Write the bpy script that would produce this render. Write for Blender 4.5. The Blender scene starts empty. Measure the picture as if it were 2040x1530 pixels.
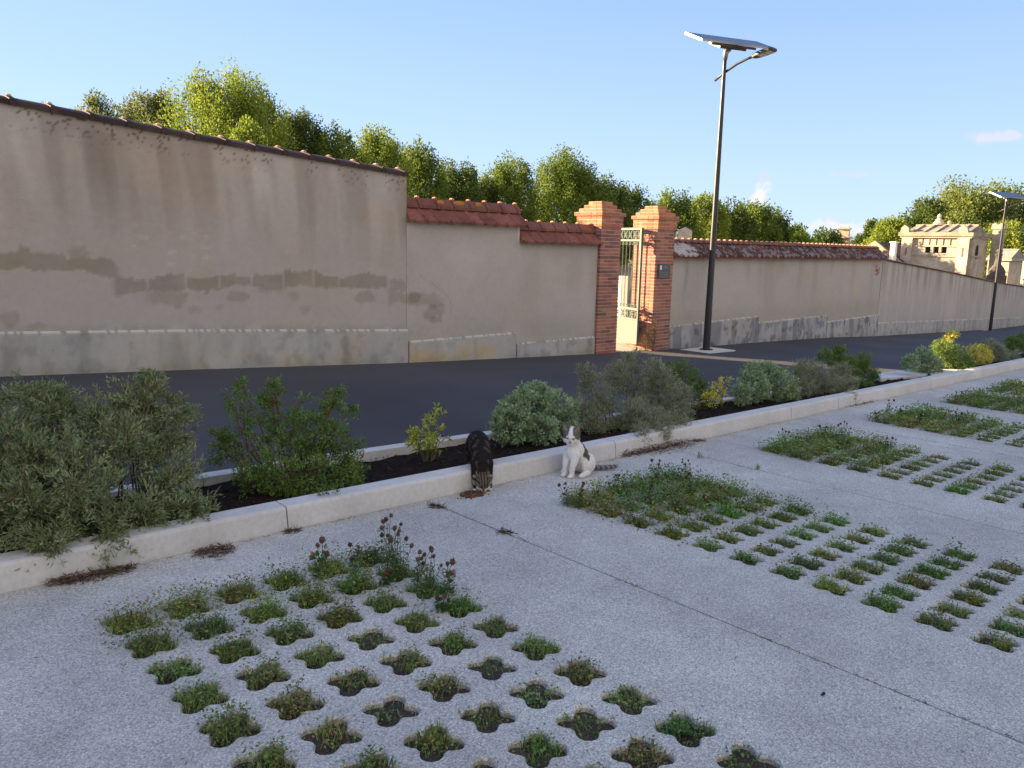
import bpy, math, random
import numpy as np
from mathutils import Vector, Matrix
SC = bpy.context.scene
COL = SC.collection
RNG = np.random.default_rng(7)
random.seed(7)
# ------------------------------------------------------------------ camera
# world: X runs along the wall (to the right), Y away from the parking, Z up
F = 1600.0
p1 = np.array([-1516., -313., F]); p2 = np.array([1735., -237., F])
Zc = np.cross(p1, p2); Zc /= np.linalg.norm(Zc)
if Zc[1] > 0: Zc = -Zc
Xc = p2/np.linalg.norm(p2); Xc = Xc - Zc*(Xc@Zc); Xc /= np.linalg.norm(Xc)
Yc = np.cross(Zc, Xc)
R = np.array([Xc, Yc, Zc])
H = 1.55
S = 0.021                      # the parking falls gently to the right
cam_d = bpy.data.cameras.new('camera'); cam = bpy.data.objects.new('camera', cam_d); COL.objects.link(cam)
cam_d.sensor_width = 36.0; cam_d.lens = F/2040*36; cam_d.clip_start = 0.05; cam_d.clip_end = 6000
r_, u_, b_ = R@np.array([1., 0, 0]), R@np.array([0, -1., 0]), R@np.array([0, 0, -1.])
cam.matrix_world = Matrix(((r_[0], u_[0], b_[0], 0), (r_[1], u_[1], b_[1], 0), (r_[2], u_[2], b_[2], H), (0, 0, 0, 1)))
SC.camera = cam

def ray(x, y): return R@np.array([x-1020., y-765., F])
def at_ground(x, y, h=0.0):
    d = ray(x, y); t = (h-H)/(d[2]+S*d[0]); return np.array([0, 0, H])+t*d
def at_y(x, y, Y):
    d = ray(x, y); return np.array([0, 0, H])+Y/d[1]*d
def at_x(x, y, X):
    d = ray(x, y); return np.array([0, 0, H])+X/d[0]*d
def at_d(x, y, D):
    d = ray(x, y); return np.array([0, 0, H])+D/math.hypot(d[0], d[1])*d

# ------------------------------------------------------------------ light
SUN_AZ, SUN_EL = math.radians(115.5), math.radians(15.0)     # azimuth counted from +X
sun_dir = np.array([math.cos(SUN_AZ)*math.cos(SUN_EL), math.sin(SUN_AZ)*math.cos(SUN_EL), math.sin(SUN_EL)])
sl = bpy.data.lights.new('sun', 'SUN'); so = bpy.data.objects.new('sun', sl); COL.objects.link(so)
sl.energy = 5.0; sl.angle = math.radians(0.5); sl.color = (1.0, 0.74, 0.44)
so.rotation_euler = Vector(-sun_dir).to_track_quat('-Z', 'Y').to_euler()
so.location = (0, 0, 30)
SC.view_settings.view_transform = 'Standard'; SC.view_settings.look = 'None'
SC.view_settings.exposure = 2.45; SC.view_settings.gamma = 1.0

W = bpy.data.worlds.new('World'); SC.world = W; W.use_nodes = True
wn, wl = W.node_tree.nodes, W.node_tree.links
for n in list(wn): wn.remove(n)
sky = wn.new('ShaderNodeTexSky'); sky.sky_type = 'NISHITA'; sky.sun_disc = False
sky.sun_elevation = SUN_EL; sky.sun_rotation = math.pi/2-SUN_AZ
sky.altitude = 100; sky.air_density = 1.0; sky.dust_density = 0.2; sky.ozone_density = 1.5
bg = wn.new('ShaderNodeBackground'); bg.inputs[1].default_value = 0.15
wo = wn.new('ShaderNodeOutputWorld'); wl.new(bg.outputs[0], wo.inputs[0])
tcw = wn.new('ShaderNodeTexCoord')
def wmath(op, a, b=None, c=None):
    n = wn.new('ShaderNodeMath'); n.operation = op
    for i, v in enumerate((a, b, c)):
        if v is None: continue
        if isinstance(v, (int, float)): n.inputs[i].default_value = v
        else: wl.new(v, n.inputs[i])
    return n.outputs[0]
def wdot(v):
    n = wn.new('ShaderNodeVectorMath'); n.operation = 'DOT_PRODUCT'
    wl.new(tcw.outputs['Generated'], n.inputs[0]); n.inputs[1].default_value = tuple(v); return n.outputs['Value']
def wvec(op, a, b):
    n = wn.new('ShaderNodeVectorMath'); n.operation = op
    for i, v in enumerate((a, b)):
        if isinstance(v, tuple): n.inputs[i].default_value = v
        else: wl.new(v, n.inputs[i])
    return n.outputs[0]
# hazy evening air: soften the glow round the low sun
kk = (1.15, .82, .50)
skycol = wvec('DIVIDE', sky.outputs[0], wvec('ADD', wvec('MULTIPLY', sky.outputs[0], kk), (1, 1, 1)))
# paler towards the horizon, deeper blue overhead
sz = wn.new('ShaderNodeSeparateXYZ'); wl.new(tcw.outputs['Generated'], sz.inputs[0])
zc_ = wmath('MAXIMUM', wmath('MINIMUM', sz.outputs[2], .5), 0)
cz = wn.new('ShaderNodeCombineXYZ')
for i_, (a_, b_) in enumerate(((1.17, -1.02), (1.13, -.70), (1.08, -.14))): wl.new(wmath('MULTIPLY_ADD', zc_, b_, a_), cz.inputs[i_])
skycol = wvec('MULTIPLY', skycol, cz.outputs[0])
def cloud(px, py, rx, ry, strength, scale, col, tilt=0.0):
    """a small cloud standing in a fixed direction of the sky; rx, ry are angular radii in 1/1600 rad"""
    global skycol
    f = ray(px, py); f = f/np.linalg.norm(f)
    rt = np.cross(f, np.array([0, 0, 1.])); rt /= np.linalg.norm(rt); up = np.cross(rt, f)
    c, s = math.cos(tilt), math.sin(tilt); rt, up = rt*c+up*s, up*c-rt*s
    nz = wn.new('ShaderNodeTexNoise'); nz.inputs['Scale'].default_value = scale; nz.inputs['Detail'].default_value = 6
    nz.inputs['Roughness'].default_value = 0.62
    wl.new(tcw.outputs['Generated'], nz.inputs['Vector'])
    a = wmath('MULTIPLY', wdot(rt), F/rx); b = wmath('MULTIPLY', wdot(up), F/ry)
    q = wmath('SQRT', wmath('ADD', wmath('MULTIPLY', a, a), wmath('MULTIPLY', b, b)))
    q = wmath('ADD', q, wmath('MULTIPLY', wmath('SUBTRACT', nz.outputs['Fac'], 0.5), 3.2))
    front = wmath('GREATER_THAN', wdot(f), 0.5)
    mr = wn.new('ShaderNodeMapRange'); mr.interpolation_type = 'SMOOTHSTEP'
    wl.new(q, mr.inputs['Value']); mr.inputs['From Min'].default_value = 1.15; mr.inputs['From Max'].default_value = 0.25
    mr.inputs['To Min'].default_value = 0; mr.inputs['To Max'].default_value = strength
    m = wmath('MULTIPLY', mr.outputs['Result'], front)
    mx = wn.new('ShaderNodeMix'); mx.data_type = 'RGBA'
    wl.new(m, mx.inputs[0]); wl.new(skycol, mx.inputs[6]); mx.inputs[7].default_value = (*col, 1)
    skycol = mx.outputs[2]
# unseen warm cloud glow behind the viewer, added to brighten shaded wall and kerb
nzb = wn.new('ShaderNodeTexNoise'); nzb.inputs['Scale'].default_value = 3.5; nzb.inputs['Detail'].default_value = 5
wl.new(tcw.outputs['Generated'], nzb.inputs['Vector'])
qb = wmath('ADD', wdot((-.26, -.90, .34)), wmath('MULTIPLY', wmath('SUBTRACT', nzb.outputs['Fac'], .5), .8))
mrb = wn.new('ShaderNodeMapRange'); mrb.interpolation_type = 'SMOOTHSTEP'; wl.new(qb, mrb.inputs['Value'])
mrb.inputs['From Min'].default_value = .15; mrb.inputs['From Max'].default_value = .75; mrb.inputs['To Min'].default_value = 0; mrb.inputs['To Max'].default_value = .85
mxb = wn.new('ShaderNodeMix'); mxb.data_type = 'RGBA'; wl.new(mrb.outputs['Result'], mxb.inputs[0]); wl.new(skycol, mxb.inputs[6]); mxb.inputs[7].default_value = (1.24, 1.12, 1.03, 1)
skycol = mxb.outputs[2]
CW = (1.25, 1.2, 1.2)
cloud(1522, 350, 20, 15, .55, 60, (.95,.95,1.05)); cloud(1512, 385, 20, 26, .9, 50, CW)
cloud(1990, 273, 36, 11, .6, 48, (1.15,1.05,1.12)); cloud(1940, 268, 20, 6, .3, 50, (1.0,.97,1.08))
cloud(1692, 348, 48, 6, .55, 45, (1.0,.97,1.06)); cloud(1480, 360, 20, 5, .3, 50, (1.0,.97,1.06))
cloud(1690, 452, 62, 17, .9, 40, CW); cloud(1655, 437, 30, 5, .4, 50, (1.0,.98,1.05))
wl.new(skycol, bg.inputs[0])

# ------------------------------------------------------------------ materials
def mat(name, color=(.5, .5, .5), attr=False, rough=.85, var=None, var2=None, bump=None, transl=0, spec=.3, metal=0, coat=0, vor=None):
    m = bpy.data.materials.new(name); m.use_nodes = True
    nt = m.node_tree; N, L = nt.nodes, nt.links
    bs = N['Principled BSDF']; out = N['Material Output']
    tc = N.new('ShaderNodeTexCoord')
    if attr:
        a = N.new('ShaderNodeAttribute'); a.attribute_name = 'Col'; c = a.outputs['Color']
    else:
        a = N.new('ShaderNodeRGB'); a.outputs[0].default_value = (*color, 1); c = a.outputs[0]
    def mul(c, fac_socket, lo, hi):
        mr = N.new('ShaderNodeMapRange'); L.new(fac_socket, mr.inputs['Value'])
        mr.inputs['From Min'].default_value = .25; mr.inputs['From Max'].default_value = .75
        mr.inputs['To Min'].default_value = lo; mr.inputs['To Max'].default_value = hi
        v = N.new('ShaderNodeVectorMath'); v.operation = 'SCALE'; L.new(c, v.inputs[0]); L.new(mr.outputs['Result'], v.inputs['Scale'])
        return v.outputs[0]
    for vv in (var, var2):
        if vv:
            nz = N.new('ShaderNodeTexNoise'); nz.inputs['Scale'].default_value = vv[0]; nz.inputs['Detail'].default_value = 5
            L.new(tc.outputs['Object'], nz.inputs['Vector']); c = mul(c, nz.outputs['Fac'], 1-vv[1], 1+vv[1])
    hgt = None
    if vor:
        vo = N.new('ShaderNodeTexVoronoi'); vo.inputs['Scale'].default_value = vor[0]; L.new(tc.outputs['Object'], vo.inputs['Vector'])
        sp = N.new('ShaderNodeSeparateColor'); L.new(vo.outputs['Color'], sp.inputs[0])
        rp = N.new('ShaderNodeValToRGB'); L.new(sp.outputs[0], rp.inputs[0])
        els = rp.color_ramp.elements
        for i, (pos, cc) in enumerate(vor[1]):
            e = els[i] if i < 2 else els.new(pos)
            e.position = pos; e.color = (*cc, 1)
        rp.color_ramp.interpolation = 'LINEAR'
        ed = N.new('ShaderNodeMapRange'); L.new(vo.outputs['Distance'], ed.inputs['Value'])
        ed.inputs['From Min'].default_value = .35; ed.inputs['From Max'].default_value = .75
        ed.inputs['To Min'].default_value = 1; ed.inputs['To Max'].default_value = vor[2]
        v = N.new('ShaderNodeVectorMath'); v.operation = 'MULTIPLY'; L.new(c, v.inputs[0]); L.new(rp.outputs[0], v.inputs[1])
        v2 = N.new('ShaderNodeVectorMath'); v2.operation = 'SCALE'; L.new(v.outputs[0], v2.inputs[0]); L.new(ed.outputs['Result'], v2.inputs['Scale'])
        c = v2.outputs[0]; hgt = ed.outputs['Result']
    L.new(c, bs.inputs['Base Color'])
    bs.inputs['Roughness'].default_value = rough; bs.inputs['Metallic'].default_value = metal
    bs.inputs['Specular IOR Level'].default_value = spec
    if coat: bs.inputs['Coat Weight'].default_value = coat
    if bump:
        if hgt is None:
            nb = N.new('ShaderNodeTexNoise'); nb.inputs['Scale'].default_value = bump[0]; nb.inputs['Detail'].default_value = 6
            L.new(tc.outputs['Object'], nb.inputs['Vector']); hgt = nb.outputs['Fac']
        bm = N.new('ShaderNodeBump'); bm.inputs['Strength'].default_value = bump[1]; bm.inputs['Distance'].default_value = bump[2]
        L.new(hgt, bm.inputs['Height']); L.new(bm.outputs[0], bs.inputs['Normal'])
    if transl:
        tr = N.new('ShaderNodeBsdfTranslucent'); L.new(c, tr.inputs[0])
        mx = N.new('ShaderNodeMixShader'); mx.inputs[0].default_value = transl
        L.new(bs.outputs[0], mx.inputs[1]); L.new(tr.outputs[0], mx.inputs[2]); L.new(mx.outputs[0], out.inputs[0])
    return m

M = {}
M['leaf'] = mat('leaf', attr=True, rough=.6, transl=.38, spec=.25)
M['treeleaf'] = mat('tree_leaf', attr=True, rough=.6, transl=.42, spec=.2)
M['grass'] = mat('grass_blade', attr=True, rough=.65, transl=.3, spec=.2)
M['stem'] = mat('stem_bark', attr=True, rough=.9, var=(60, .3))
M['bark'] = mat('tree_bark', (.12, .09, .065), rough=.95, var=(8, .35), bump=(20, .6, .03))
M['paving'] = mat('exposed_aggregate', (.56, .54, .487), rough=.9, var=(.9, .17), var2=(5, .10), spec=.2,
                  vor=(180, [(0, (.62, .61, .61)), (.25, (.86, .86, .86)), (.5, (1.0, 1.0, 1.0)), (.78, (1.12, 1.10, 1.05)), (1, (1.40, 1.38, 1.33))], .75), bump=(1, .35, .003))
M['asphalt'] = mat('asphalt', (.072, .072, .079), rough=.88, var=(.55, .22), var2=(260, .35), bump=(220, .5, .006), spec=.25)
M['kerb'] = mat('kerb_concrete', (.60, .58, .54), rough=.85, var=(3, .12), var2=(40, .09), bump=(90, .25, .004))
M['concrete'] = mat('pale_concrete', (.62, .60, .57), rough=.85, var=(4, .1), bump=(60, .2, .004))
M['soil'] = mat('dark_mulch_soil', (.022, .016, .013), rough=1, var=(25, .5), var2=(140, .5), bump=(70, .9, .03), spec=.1)
M['cellsoil'] = mat('cell_soil', (.085, .070, .058), rough=1, var=(14, .35), var2=(170, .6), bump=(120, .8, .012), spec=.1)
M['gravel'] = mat('pale_gravel_ground', (.42, .37, .30), rough=1, var=(2, .2), var2=(60, .2))
M['field'] = mat('far_ground', (.09, .10, .05), rough=1, var=(.05, .3))
M['stucco'] = mat('old_lime_render', attr=True, rough=.93, var=(14, .05), var2=(120, .07), bump=(70, .35, .008), spec=.15)
M['brick'] = mat('brick', attr=True, rough=.88, var=(60, .12), bump=(140, .4, .004), spec=.2)
M['tile'] = mat('clay_tile', attr=True, rough=.85, var=(22, .22), var2=(90, .15), bump=(60, .3, .005), spec=.25)
M['stone'] = mat('weathered_limestone', attr=True, rough=.92, var=(1.6, .30), var2=(9, .2), bump=(14, .4, .03), spec=.15)
M['green_paint'] = mat('pale_green_paint', (.085, .128, .112), rough=.65, var=(12, .12), spec=.4)
M['dark_metal'] = mat('anthracite_powder_coat', (.022, .023, .026), rough=.42, spec=.5, var=(6, .12))
M['steel'] = mat('grey_metal', (.32, .33, .35), rough=.4, metal=.7)
M['solar'] = mat('solar_glass', (.07, .075, .10), rough=.3, spec=.45)
M['lens'] = mat('led_lens', (.55, .50, .38), rough=.35)
M['plaque'] = mat('plaque_grey', (.11, .11, .115), rough=.5)
M['white'] = mat('white_paint', (.8, .79, .77), rough=.6, var=(6, .05))
M['litter'] = mat('dry_leaf_litter', attr=True, rough=.95)
M['fur'] = mat('fur', attr=True, rough=.9, var=(160, .14), bump=(180, .5, .006), spec=.12)
M['flower'] = mat('seed_head', attr=True, rough=.95, var=(400, .35))
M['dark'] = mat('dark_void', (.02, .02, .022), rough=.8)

# ------------------------------------------------------------------ mesh helpers
class MB:
    """collects geometry with a colour per vertex, then links it as ONE mesh object"""
    def __init__(s): s.v = []; s.f = []; s.c = []; s.n = 0
    def add(s, v, f, c=(.5, .5, .5)):
        v = np.asarray(v, float).reshape(-1, 3); c = np.asarray(c, float)
        if c.ndim == 1: c = np.tile(c, (len(v), 1))
        s.v.append(v); s.c.append(c)
        if isinstance(f, np.ndarray): s.f.append(f+s.n)
        else:
            by = {}
            for q in f: by.setdefault(len(q), []).append(q)
            for k, q in by.items(): s.f.append(np.array(q, int)+s.n)
        s.n += len(v); return s
    def box(s, lo, hi, c=(.5, .5, .5), M4=None):
        x0, y0, z0 = lo; x1, y1, z1 = hi
        v = np.array([[x0, y0, z0], [x1, y0, z0], [x1, y1, z0], [x0, y1, z0], [x0, y0, z1], [x1, y0, z1], [x1, y1, z1], [x0, y1, z1]], float)
        if M4 is not None: v = v@np.array(M4)[:3, :3].T+np.array(M4)[:3, 3]
        return s.add(v, [(3, 2, 1, 0), (4, 5, 6, 7), (0, 1, 5, 4), (1, 2, 6, 5), (2, 3, 7, 6), (3, 0, 4, 7)], c)
    def tube(s, pts, rad, sides=6, c=(.5, .5, .5), cap=True):
        pts = np.asarray(pts, float); n = len(pts)
        rad = np.full(n, rad) if np.isscalar(rad) else np.asarray(rad, float)
        tg = np.gradient(pts, axis=0); tg /= np.linalg.norm(tg, axis=1)[:, None]+1e-9
        ref = np.array([0, 0, 1.]) if abs(tg[:, 2]).mean() < .8 else np.array([1., 0, 0])
        a = np.cross(tg, ref); a /= np.linalg.norm(a, axis=1)[:, None]+1e-9; b = np.cross(tg, a)
        th = np.arange(sides)*2*math.pi/sides
        v = pts[:, None]+rad[:, None, None]*(np.cos(th)[None, :, None]*a[:, None]+np.sin(th)[None, :, None]*b[:, None])
        i = np.arange(n-1)[:, None]*sides; j = np.arange(sides)[None]; k = (j+1) % sides
        f = np.stack([i+j, i+k, i+sides+k, i+sides+j], -1).reshape(-1, 4)
        if np.ndim(c) == 2: c = np.repeat(np.asarray(c), sides, 0)
        s.add(v.reshape(-1, 3), f, c)
        if cap and sides > 4:
            s.f.append(np.array([list(range(sides))[::-1]])+s.n-n*sides); s.f.append(np.array([list(range(sides))])+s.n-sides)
        return s
    def lathe(s, prof, center, n=16, c=(.5, .5, .5)):
        prof = np.asarray(prof, float); m = len(prof); th = np.arange(n)*2*math.pi/n
        v = np.stack([prof[:, 0, None]*np.cos(th), prof[:, 0, None]*np.sin(th), np.repeat(prof[:, 1, None], n, 1)], -1)+np.asarray(center)
        i = np.arange(m-1)[:, None]*n; j = np.arange(n)[None]; k = (j+1) % n
        return s.add(v.reshape(-1, 3), np.stack([i+j, i+k, i+n+k, i+n+j], -1).reshape(-1, 4), c)
    def ball(s, center, r, c=(.5, .5, .5), n=10, m=7, M3=None):
        th = np.arange(n)*2*math.pi/n; ph = np.linspace(.02, math.pi-.02, m)
        v = np.stack([np.sin(ph)[:, None]*np.cos(th), np.sin(ph)[:, None]*np.sin(th), np.repeat(np.cos(ph)[:, None], n, 1)], -1).reshape(-1, 3)
        v = v*np.asarray(r)
        if M3 is not None: v = v@np.asarray(M3).T
        i = np.arange(m-1)[:, None]*n; j = np.arange(n)[None]; k = (j+1) % n
        f = np.stack([i+j, i+n+j, i+n+k, i+k], -1).reshape(-1, 4)
        s.add(v+np.asarray(center), f, c)
        s.f.append(np.array([list(range(n))])+s.n-n*m); s.f.append(np.array([list(range(n))[::-1]])+s.n-n)
        return s
    def prism(s, poly, axis, a, b, c=(.5, .5, .5)):
        """poly: 2-D outline (counter-clockwise) extruded along axis from a to b"""
        n = len(poly); v = []
        for t in (a, b):
            for p, q in poly: v.append({'x': (t, p, q), 'y': (p, t, q), 'z': (p, q, t)}[axis])
        f = [tuple(range(n))[::-1], tuple(range(n, 2*n))]+[(i, (i+1) % n, n+(i+1) % n, n+i) for i in range(n)]
        return s.add(v, f, c)
    def grid(s, P, c=(.5, .5, .5), flip=False):
        """P: (n, m, 3) array"""
        n, m = P.shape[:2]; i = np.arange(n-1)[:, None]*m; j = np.arange(m-1)[None]
        f = np.stack([i+j, i+j+1, i+m+j+1, i+m+j], -1).reshape(-1, 4)
        if flip: f = f[:, ::-1]
        c = np.asarray(c); c = c.reshape(-1, 3) if c.ndim == 3 else c
        return s.add(P.reshape(-1, 3), f, c)
    def cards(s, B, A, Sd, L, Wd, c, mid=.5, sag=0.0):
        """leaf-shaped quads from base B along unit A, side Sd"""
        B = np.asarray(B); n = len(B); L = np.broadcast_to(L, n)[:, None]; Wd = np.broadcast_to(Wd, n)[:, None]
        nrm = np.cross(A, Sd)
        m_ = B+A*L*mid+nrm*L*sag
        v = np.stack([B, m_+Sd*Wd/2, B+A*L, m_-Sd*Wd/2], 1)
        f = (np.arange(n)[:, None]*4+np.arange(4)[None])
        return s.add(v.reshape(-1, 3), f, np.repeat(np.broadcast_to(c, (n, 3)), 4, 0))
    def blades(s, B, A, L, Wd, c, bend):
        """grass blades: base B, lean direction A (horizontal), bend 0..1"""
        n = len(B); th = RNG.uniform(0, 2*math.pi, n); sd = np.stack([np.cos(th), np.sin(th), 0*th], 1)
        L = np.broadcast_to(L, n)[:, None]; Wd = np.broadcast_to(Wd, n)[:, None]; bend = np.broadcast_to(bend, n)[:, None]
        up = np.array([0, 0, 1.])
        p1 = B+(up*.6+A*bend*.25)*L; p2 = B+(up*(1-.45*bend)+A*bend*.85)*L
        v = np.stack([B-sd*Wd/2, B+sd*Wd/2, p1+sd*Wd*.4, p1-sd*Wd*.4, p2], 1).reshape(-1, 3)
        k = np.arange(n)[:, None]*5
        s.add(v, k+np.array([[0, 1, 2, 3]]), np.repeat(np.broadcast_to(c, (n, 3)), 5, 0))
        s.f.append(k+np.array([[3, 2, 4]])+s.n-5*n); return s
    def mesh(s, name, material, smooth=False):
        me = bpy.data.meshes.new(name)
        V = np.concatenate(s.v); C = np.concatenate(s.c)
        me.vertices.add(len(V)); me.vertices.foreach_set('co', V.astype(np.float32).ravel())
        tot = np.concatenate([np.full(len(f), f.shape[1]) for f in s.f]); idx = np.concatenate([f.ravel() for f in s.f])
        me.loops.add(len(idx)); me.loops.foreach_set('vertex_index', idx.astype(np.int32))
        me.polygons.add(len(tot)); st = np.concatenate([[0], np.cumsum(tot)[:-1]])
        me.polygons.foreach_set('loop_start', st.astype(np.int32)); me.polygons.foreach_set('loop_total', tot.astype(np.int32))
        me.polygons.foreach_set('use_smooth', np.full(len(tot), bool(smooth)))
        at = me.color_attributes.new('Col', 'FLOAT_COLOR', 'POINT')
        at.data.foreach_set('color', np.concatenate([C, np.ones((len(C), 1))], 1).astype(np.float32).ravel())
        me.update(calc_edges=True); me.validate()
        me.materials.append(M[material] if isinstance(material, str) else material)
        return me
    def build(s, name, material, parent=None, smooth=False, origin=None):
        if origin is not None:
            o3 = np.asarray(origin, float); s.v = [v-o3 for v in s.v]
        o = bpy.data.objects.new(name, s.mesh(name, material, smooth)); COL.objects.link(o)
        if parent is not None: o.parent = parent
        elif origin is not None: o.location = tuple(origin)
        return o

def tag(o, label=None, cat=None, group=None, kind=None):
    if label: o['label'] = label
    if cat: o['category'] = cat
    if group: o['group'] = group
    if kind: o['kind'] = kind
    return o
def thing(name, label, cat, loc=(0, 0, 0), rz=0.0, group=None):
    o = bpy.data.objects.new(name, None); COL.objects.link(o); o.empty_display_size = .2
    o.location = tuple(loc); o.rotation_euler = (0, 0, rz)
    return tag(o, label, cat, group)
def copy_tree(o, parent=None):
    c = o.copy(); COL.objects.link(c)
    if parent is not None: c.parent = parent
    for ch in list(o.children): copy_tree(ch, c)
    return c

def hash2(ix, iy, seed):
    h = (ix.astype(np.int64)*374761393+iy.astype(np.int64)*668265263+seed*1274126177) & 0x7fffffff
    h = ((h ^ (h >> 13))*1274126177) & 0x7fffffff
    return ((h ^ (h >> 16)) & 0xffff)/65535.0
def vn(x, y, seed=0):
    x = np.asarray(x, float); y = np.asarray(y, float); x, y = np.broadcast_arrays(x, y)
    ix = np.floor(x); iy = np.floor(y); fx = x-ix; fy = y-iy; fx = fx*fx*(3-2*fx); fy = fy*fy*(3-2*fy)
    ix = ix.astype(np.int64); iy = iy.astype(np.int64)
    a, b, c, d = hash2(ix, iy, seed), hash2(ix+1, iy, seed), hash2(ix, iy+1, seed), hash2(ix+1, iy+1, seed)
    return (a*(1-fx)+b*fx)*(1-fy)+(c*(1-fx)+d*fx)*fy
def fbm(x, y, seed=0, o=4):
    t = 0; a = .5; n = 0
    for k in range(o):
        t = t+a*vn(x*2**k, y*2**k, seed+k*17); n += a; a *= .5
    return t/n
def sst(e0, e1, x):
    t = np.clip((x-e0)/(e1-e0), 0, 1); return t*t*(3-2*t)
def lerp3(a, b, t): return np.asarray(a)*(1-t[..., None])+np.asarray(b)*t[..., None]
def unit(v): return v/(np.linalg.norm(v, axis=-1, keepdims=True)+1e-9)
def rdir(n): return unit(RNG.normal(size=(n, 3)))
# ------------------------------------------------------------------ terrain
ZX = [-40, -15, 1.6, 3.5, 6.3, 8.3, 10.2, 12.27, 15.2, 18.6, 21.5, 40.5, 52.7, 80, 140, 300]
ZZ = [2.2, .95, .21, .11, -.05, -.14, -.22, -.29, -.36, -.46, -.60, -1.72, -2.32, -3.4, -5.5, -7]
def zb(X): return np.interp(X, ZX, ZZ)
def yw(X): return 8.8+np.maximum(0, np.asarray(X, float)-21.3)*.1497
def zpark(X): return -S*np.asarray(X, float)
def yback(X): return np.interp(X, [-10, 3, 12.5, 30, 60], [5.2, 5.17, 4.74, 4.55, 4.5])

def sheet(name, xs, ysf, zf, material, cf=None, label=None):
    """ground sheet; ysf(x) -> list of y; zf(x, y)"""
    P = np.array([[(x, y, zf(x, y)) for y in ysf(x)] for x in xs])
    o = MB().grid(P, (.5, .5, .5)).build(name, material, smooth=True)
    return tag(o, kind='structure')
def zroad(x, y):
    y0, y1 = float(yback(x)), float(yw(x)); t = min(max((y-y0)/(y1-y0), 0), 1.2); t = t*t*(3-2*t)*.5+t*.5
    return float((zpark(x)-.015)*(1-t)+zb(x)*t)
xs_r = list(np.arange(-30, 26, .5))+list(np.arange(26, 141, 3))
sheet('road', xs_r, lambda x: np.linspace(float(yback(x))-.02, float(yw(x))+.05, 15), zroad, 'asphalt')
# cemetery ground behind the wall, far ground all round
sheet('cemetery_path', list(np.arange(-30, 140, 2)), lambda x: np.concatenate([[float(yw(x))+.05, float(yw(x))+.6], np.linspace(float(yw(x))+2, float(yw(x))+60, 20)]),
      lambda x, y: float(zb(x))+(.02 if y > yw(x)+.3 else -.002), 'gravel')
g = MB(); n = 40
gx = np.concatenate([-np.geomspace(3000, 60, 12), np.linspace(-40, 140, 20), np.geomspace(200, 3000, 10)])
gy = np.concatenate([-np.geomspace(3000, 40, 10), np.linspace(-20, 70, 10), np.geomspace(100, 3000, 12)])
P = np.array([[(x, y, min(float(zb(x)), 1)-.9-(8 if max(abs(x), abs(y)) > 150 else 0)) for y in gy] for x in gx])
tag(g.grid(P).build('ground', 'field', smooth=True), kind='structure')

# ------------------------------------------------------------------ parking slab with quatrefoil cells
YK = 3.93                                           # foot of the kerb
JOINTS = [-2.1, 2.96, 5.49, 7.85, 9.95, 11.8, 13.6, 15.5, 17.5, 19.5, 21.5]
STR = [(-2.42+.0, .235), (.864, .232), (3.625, .206), (6.09, .206), (8.29, .206), (10.36, .2), (12.0, .2), (14.0, .2), (15.9, .2), (17.9, .2), (19.9, .2)]
PY = .24; YTOP = 3.425; ROWS = 20; NCOL = 6
NT = 32
th = (np.arange(NT)+.5)*2*math.pi/NT
def cell_r(t, a): return a*(.35+.088*np.cos(4*(t-math.pi/4))+.016*np.cos(8*(t-math.pi/4))*-1)
pm = MB(); cells = []
def zs(v): v = np.asarray(v, float); v[:, 2] += -S*v[:, 0]; return v
def rect(x0, x1, y0, y1):
    nx = max(1, int((x1-x0)/.8)); ny = max(1, int((y1-y0)/.8))
    X, Y = np.meshgrid(np.linspace(x0, x1, nx+1), np.linspace(y0, y1, ny+1), indexing='ij')
    pm.grid(np.stack([X, Y, -S*X], -1))
edges = sorted(JOINTS+[-9, 24, 60])
YB = -7.0
rect(-20, 60, -32, YB-.01)
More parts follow.
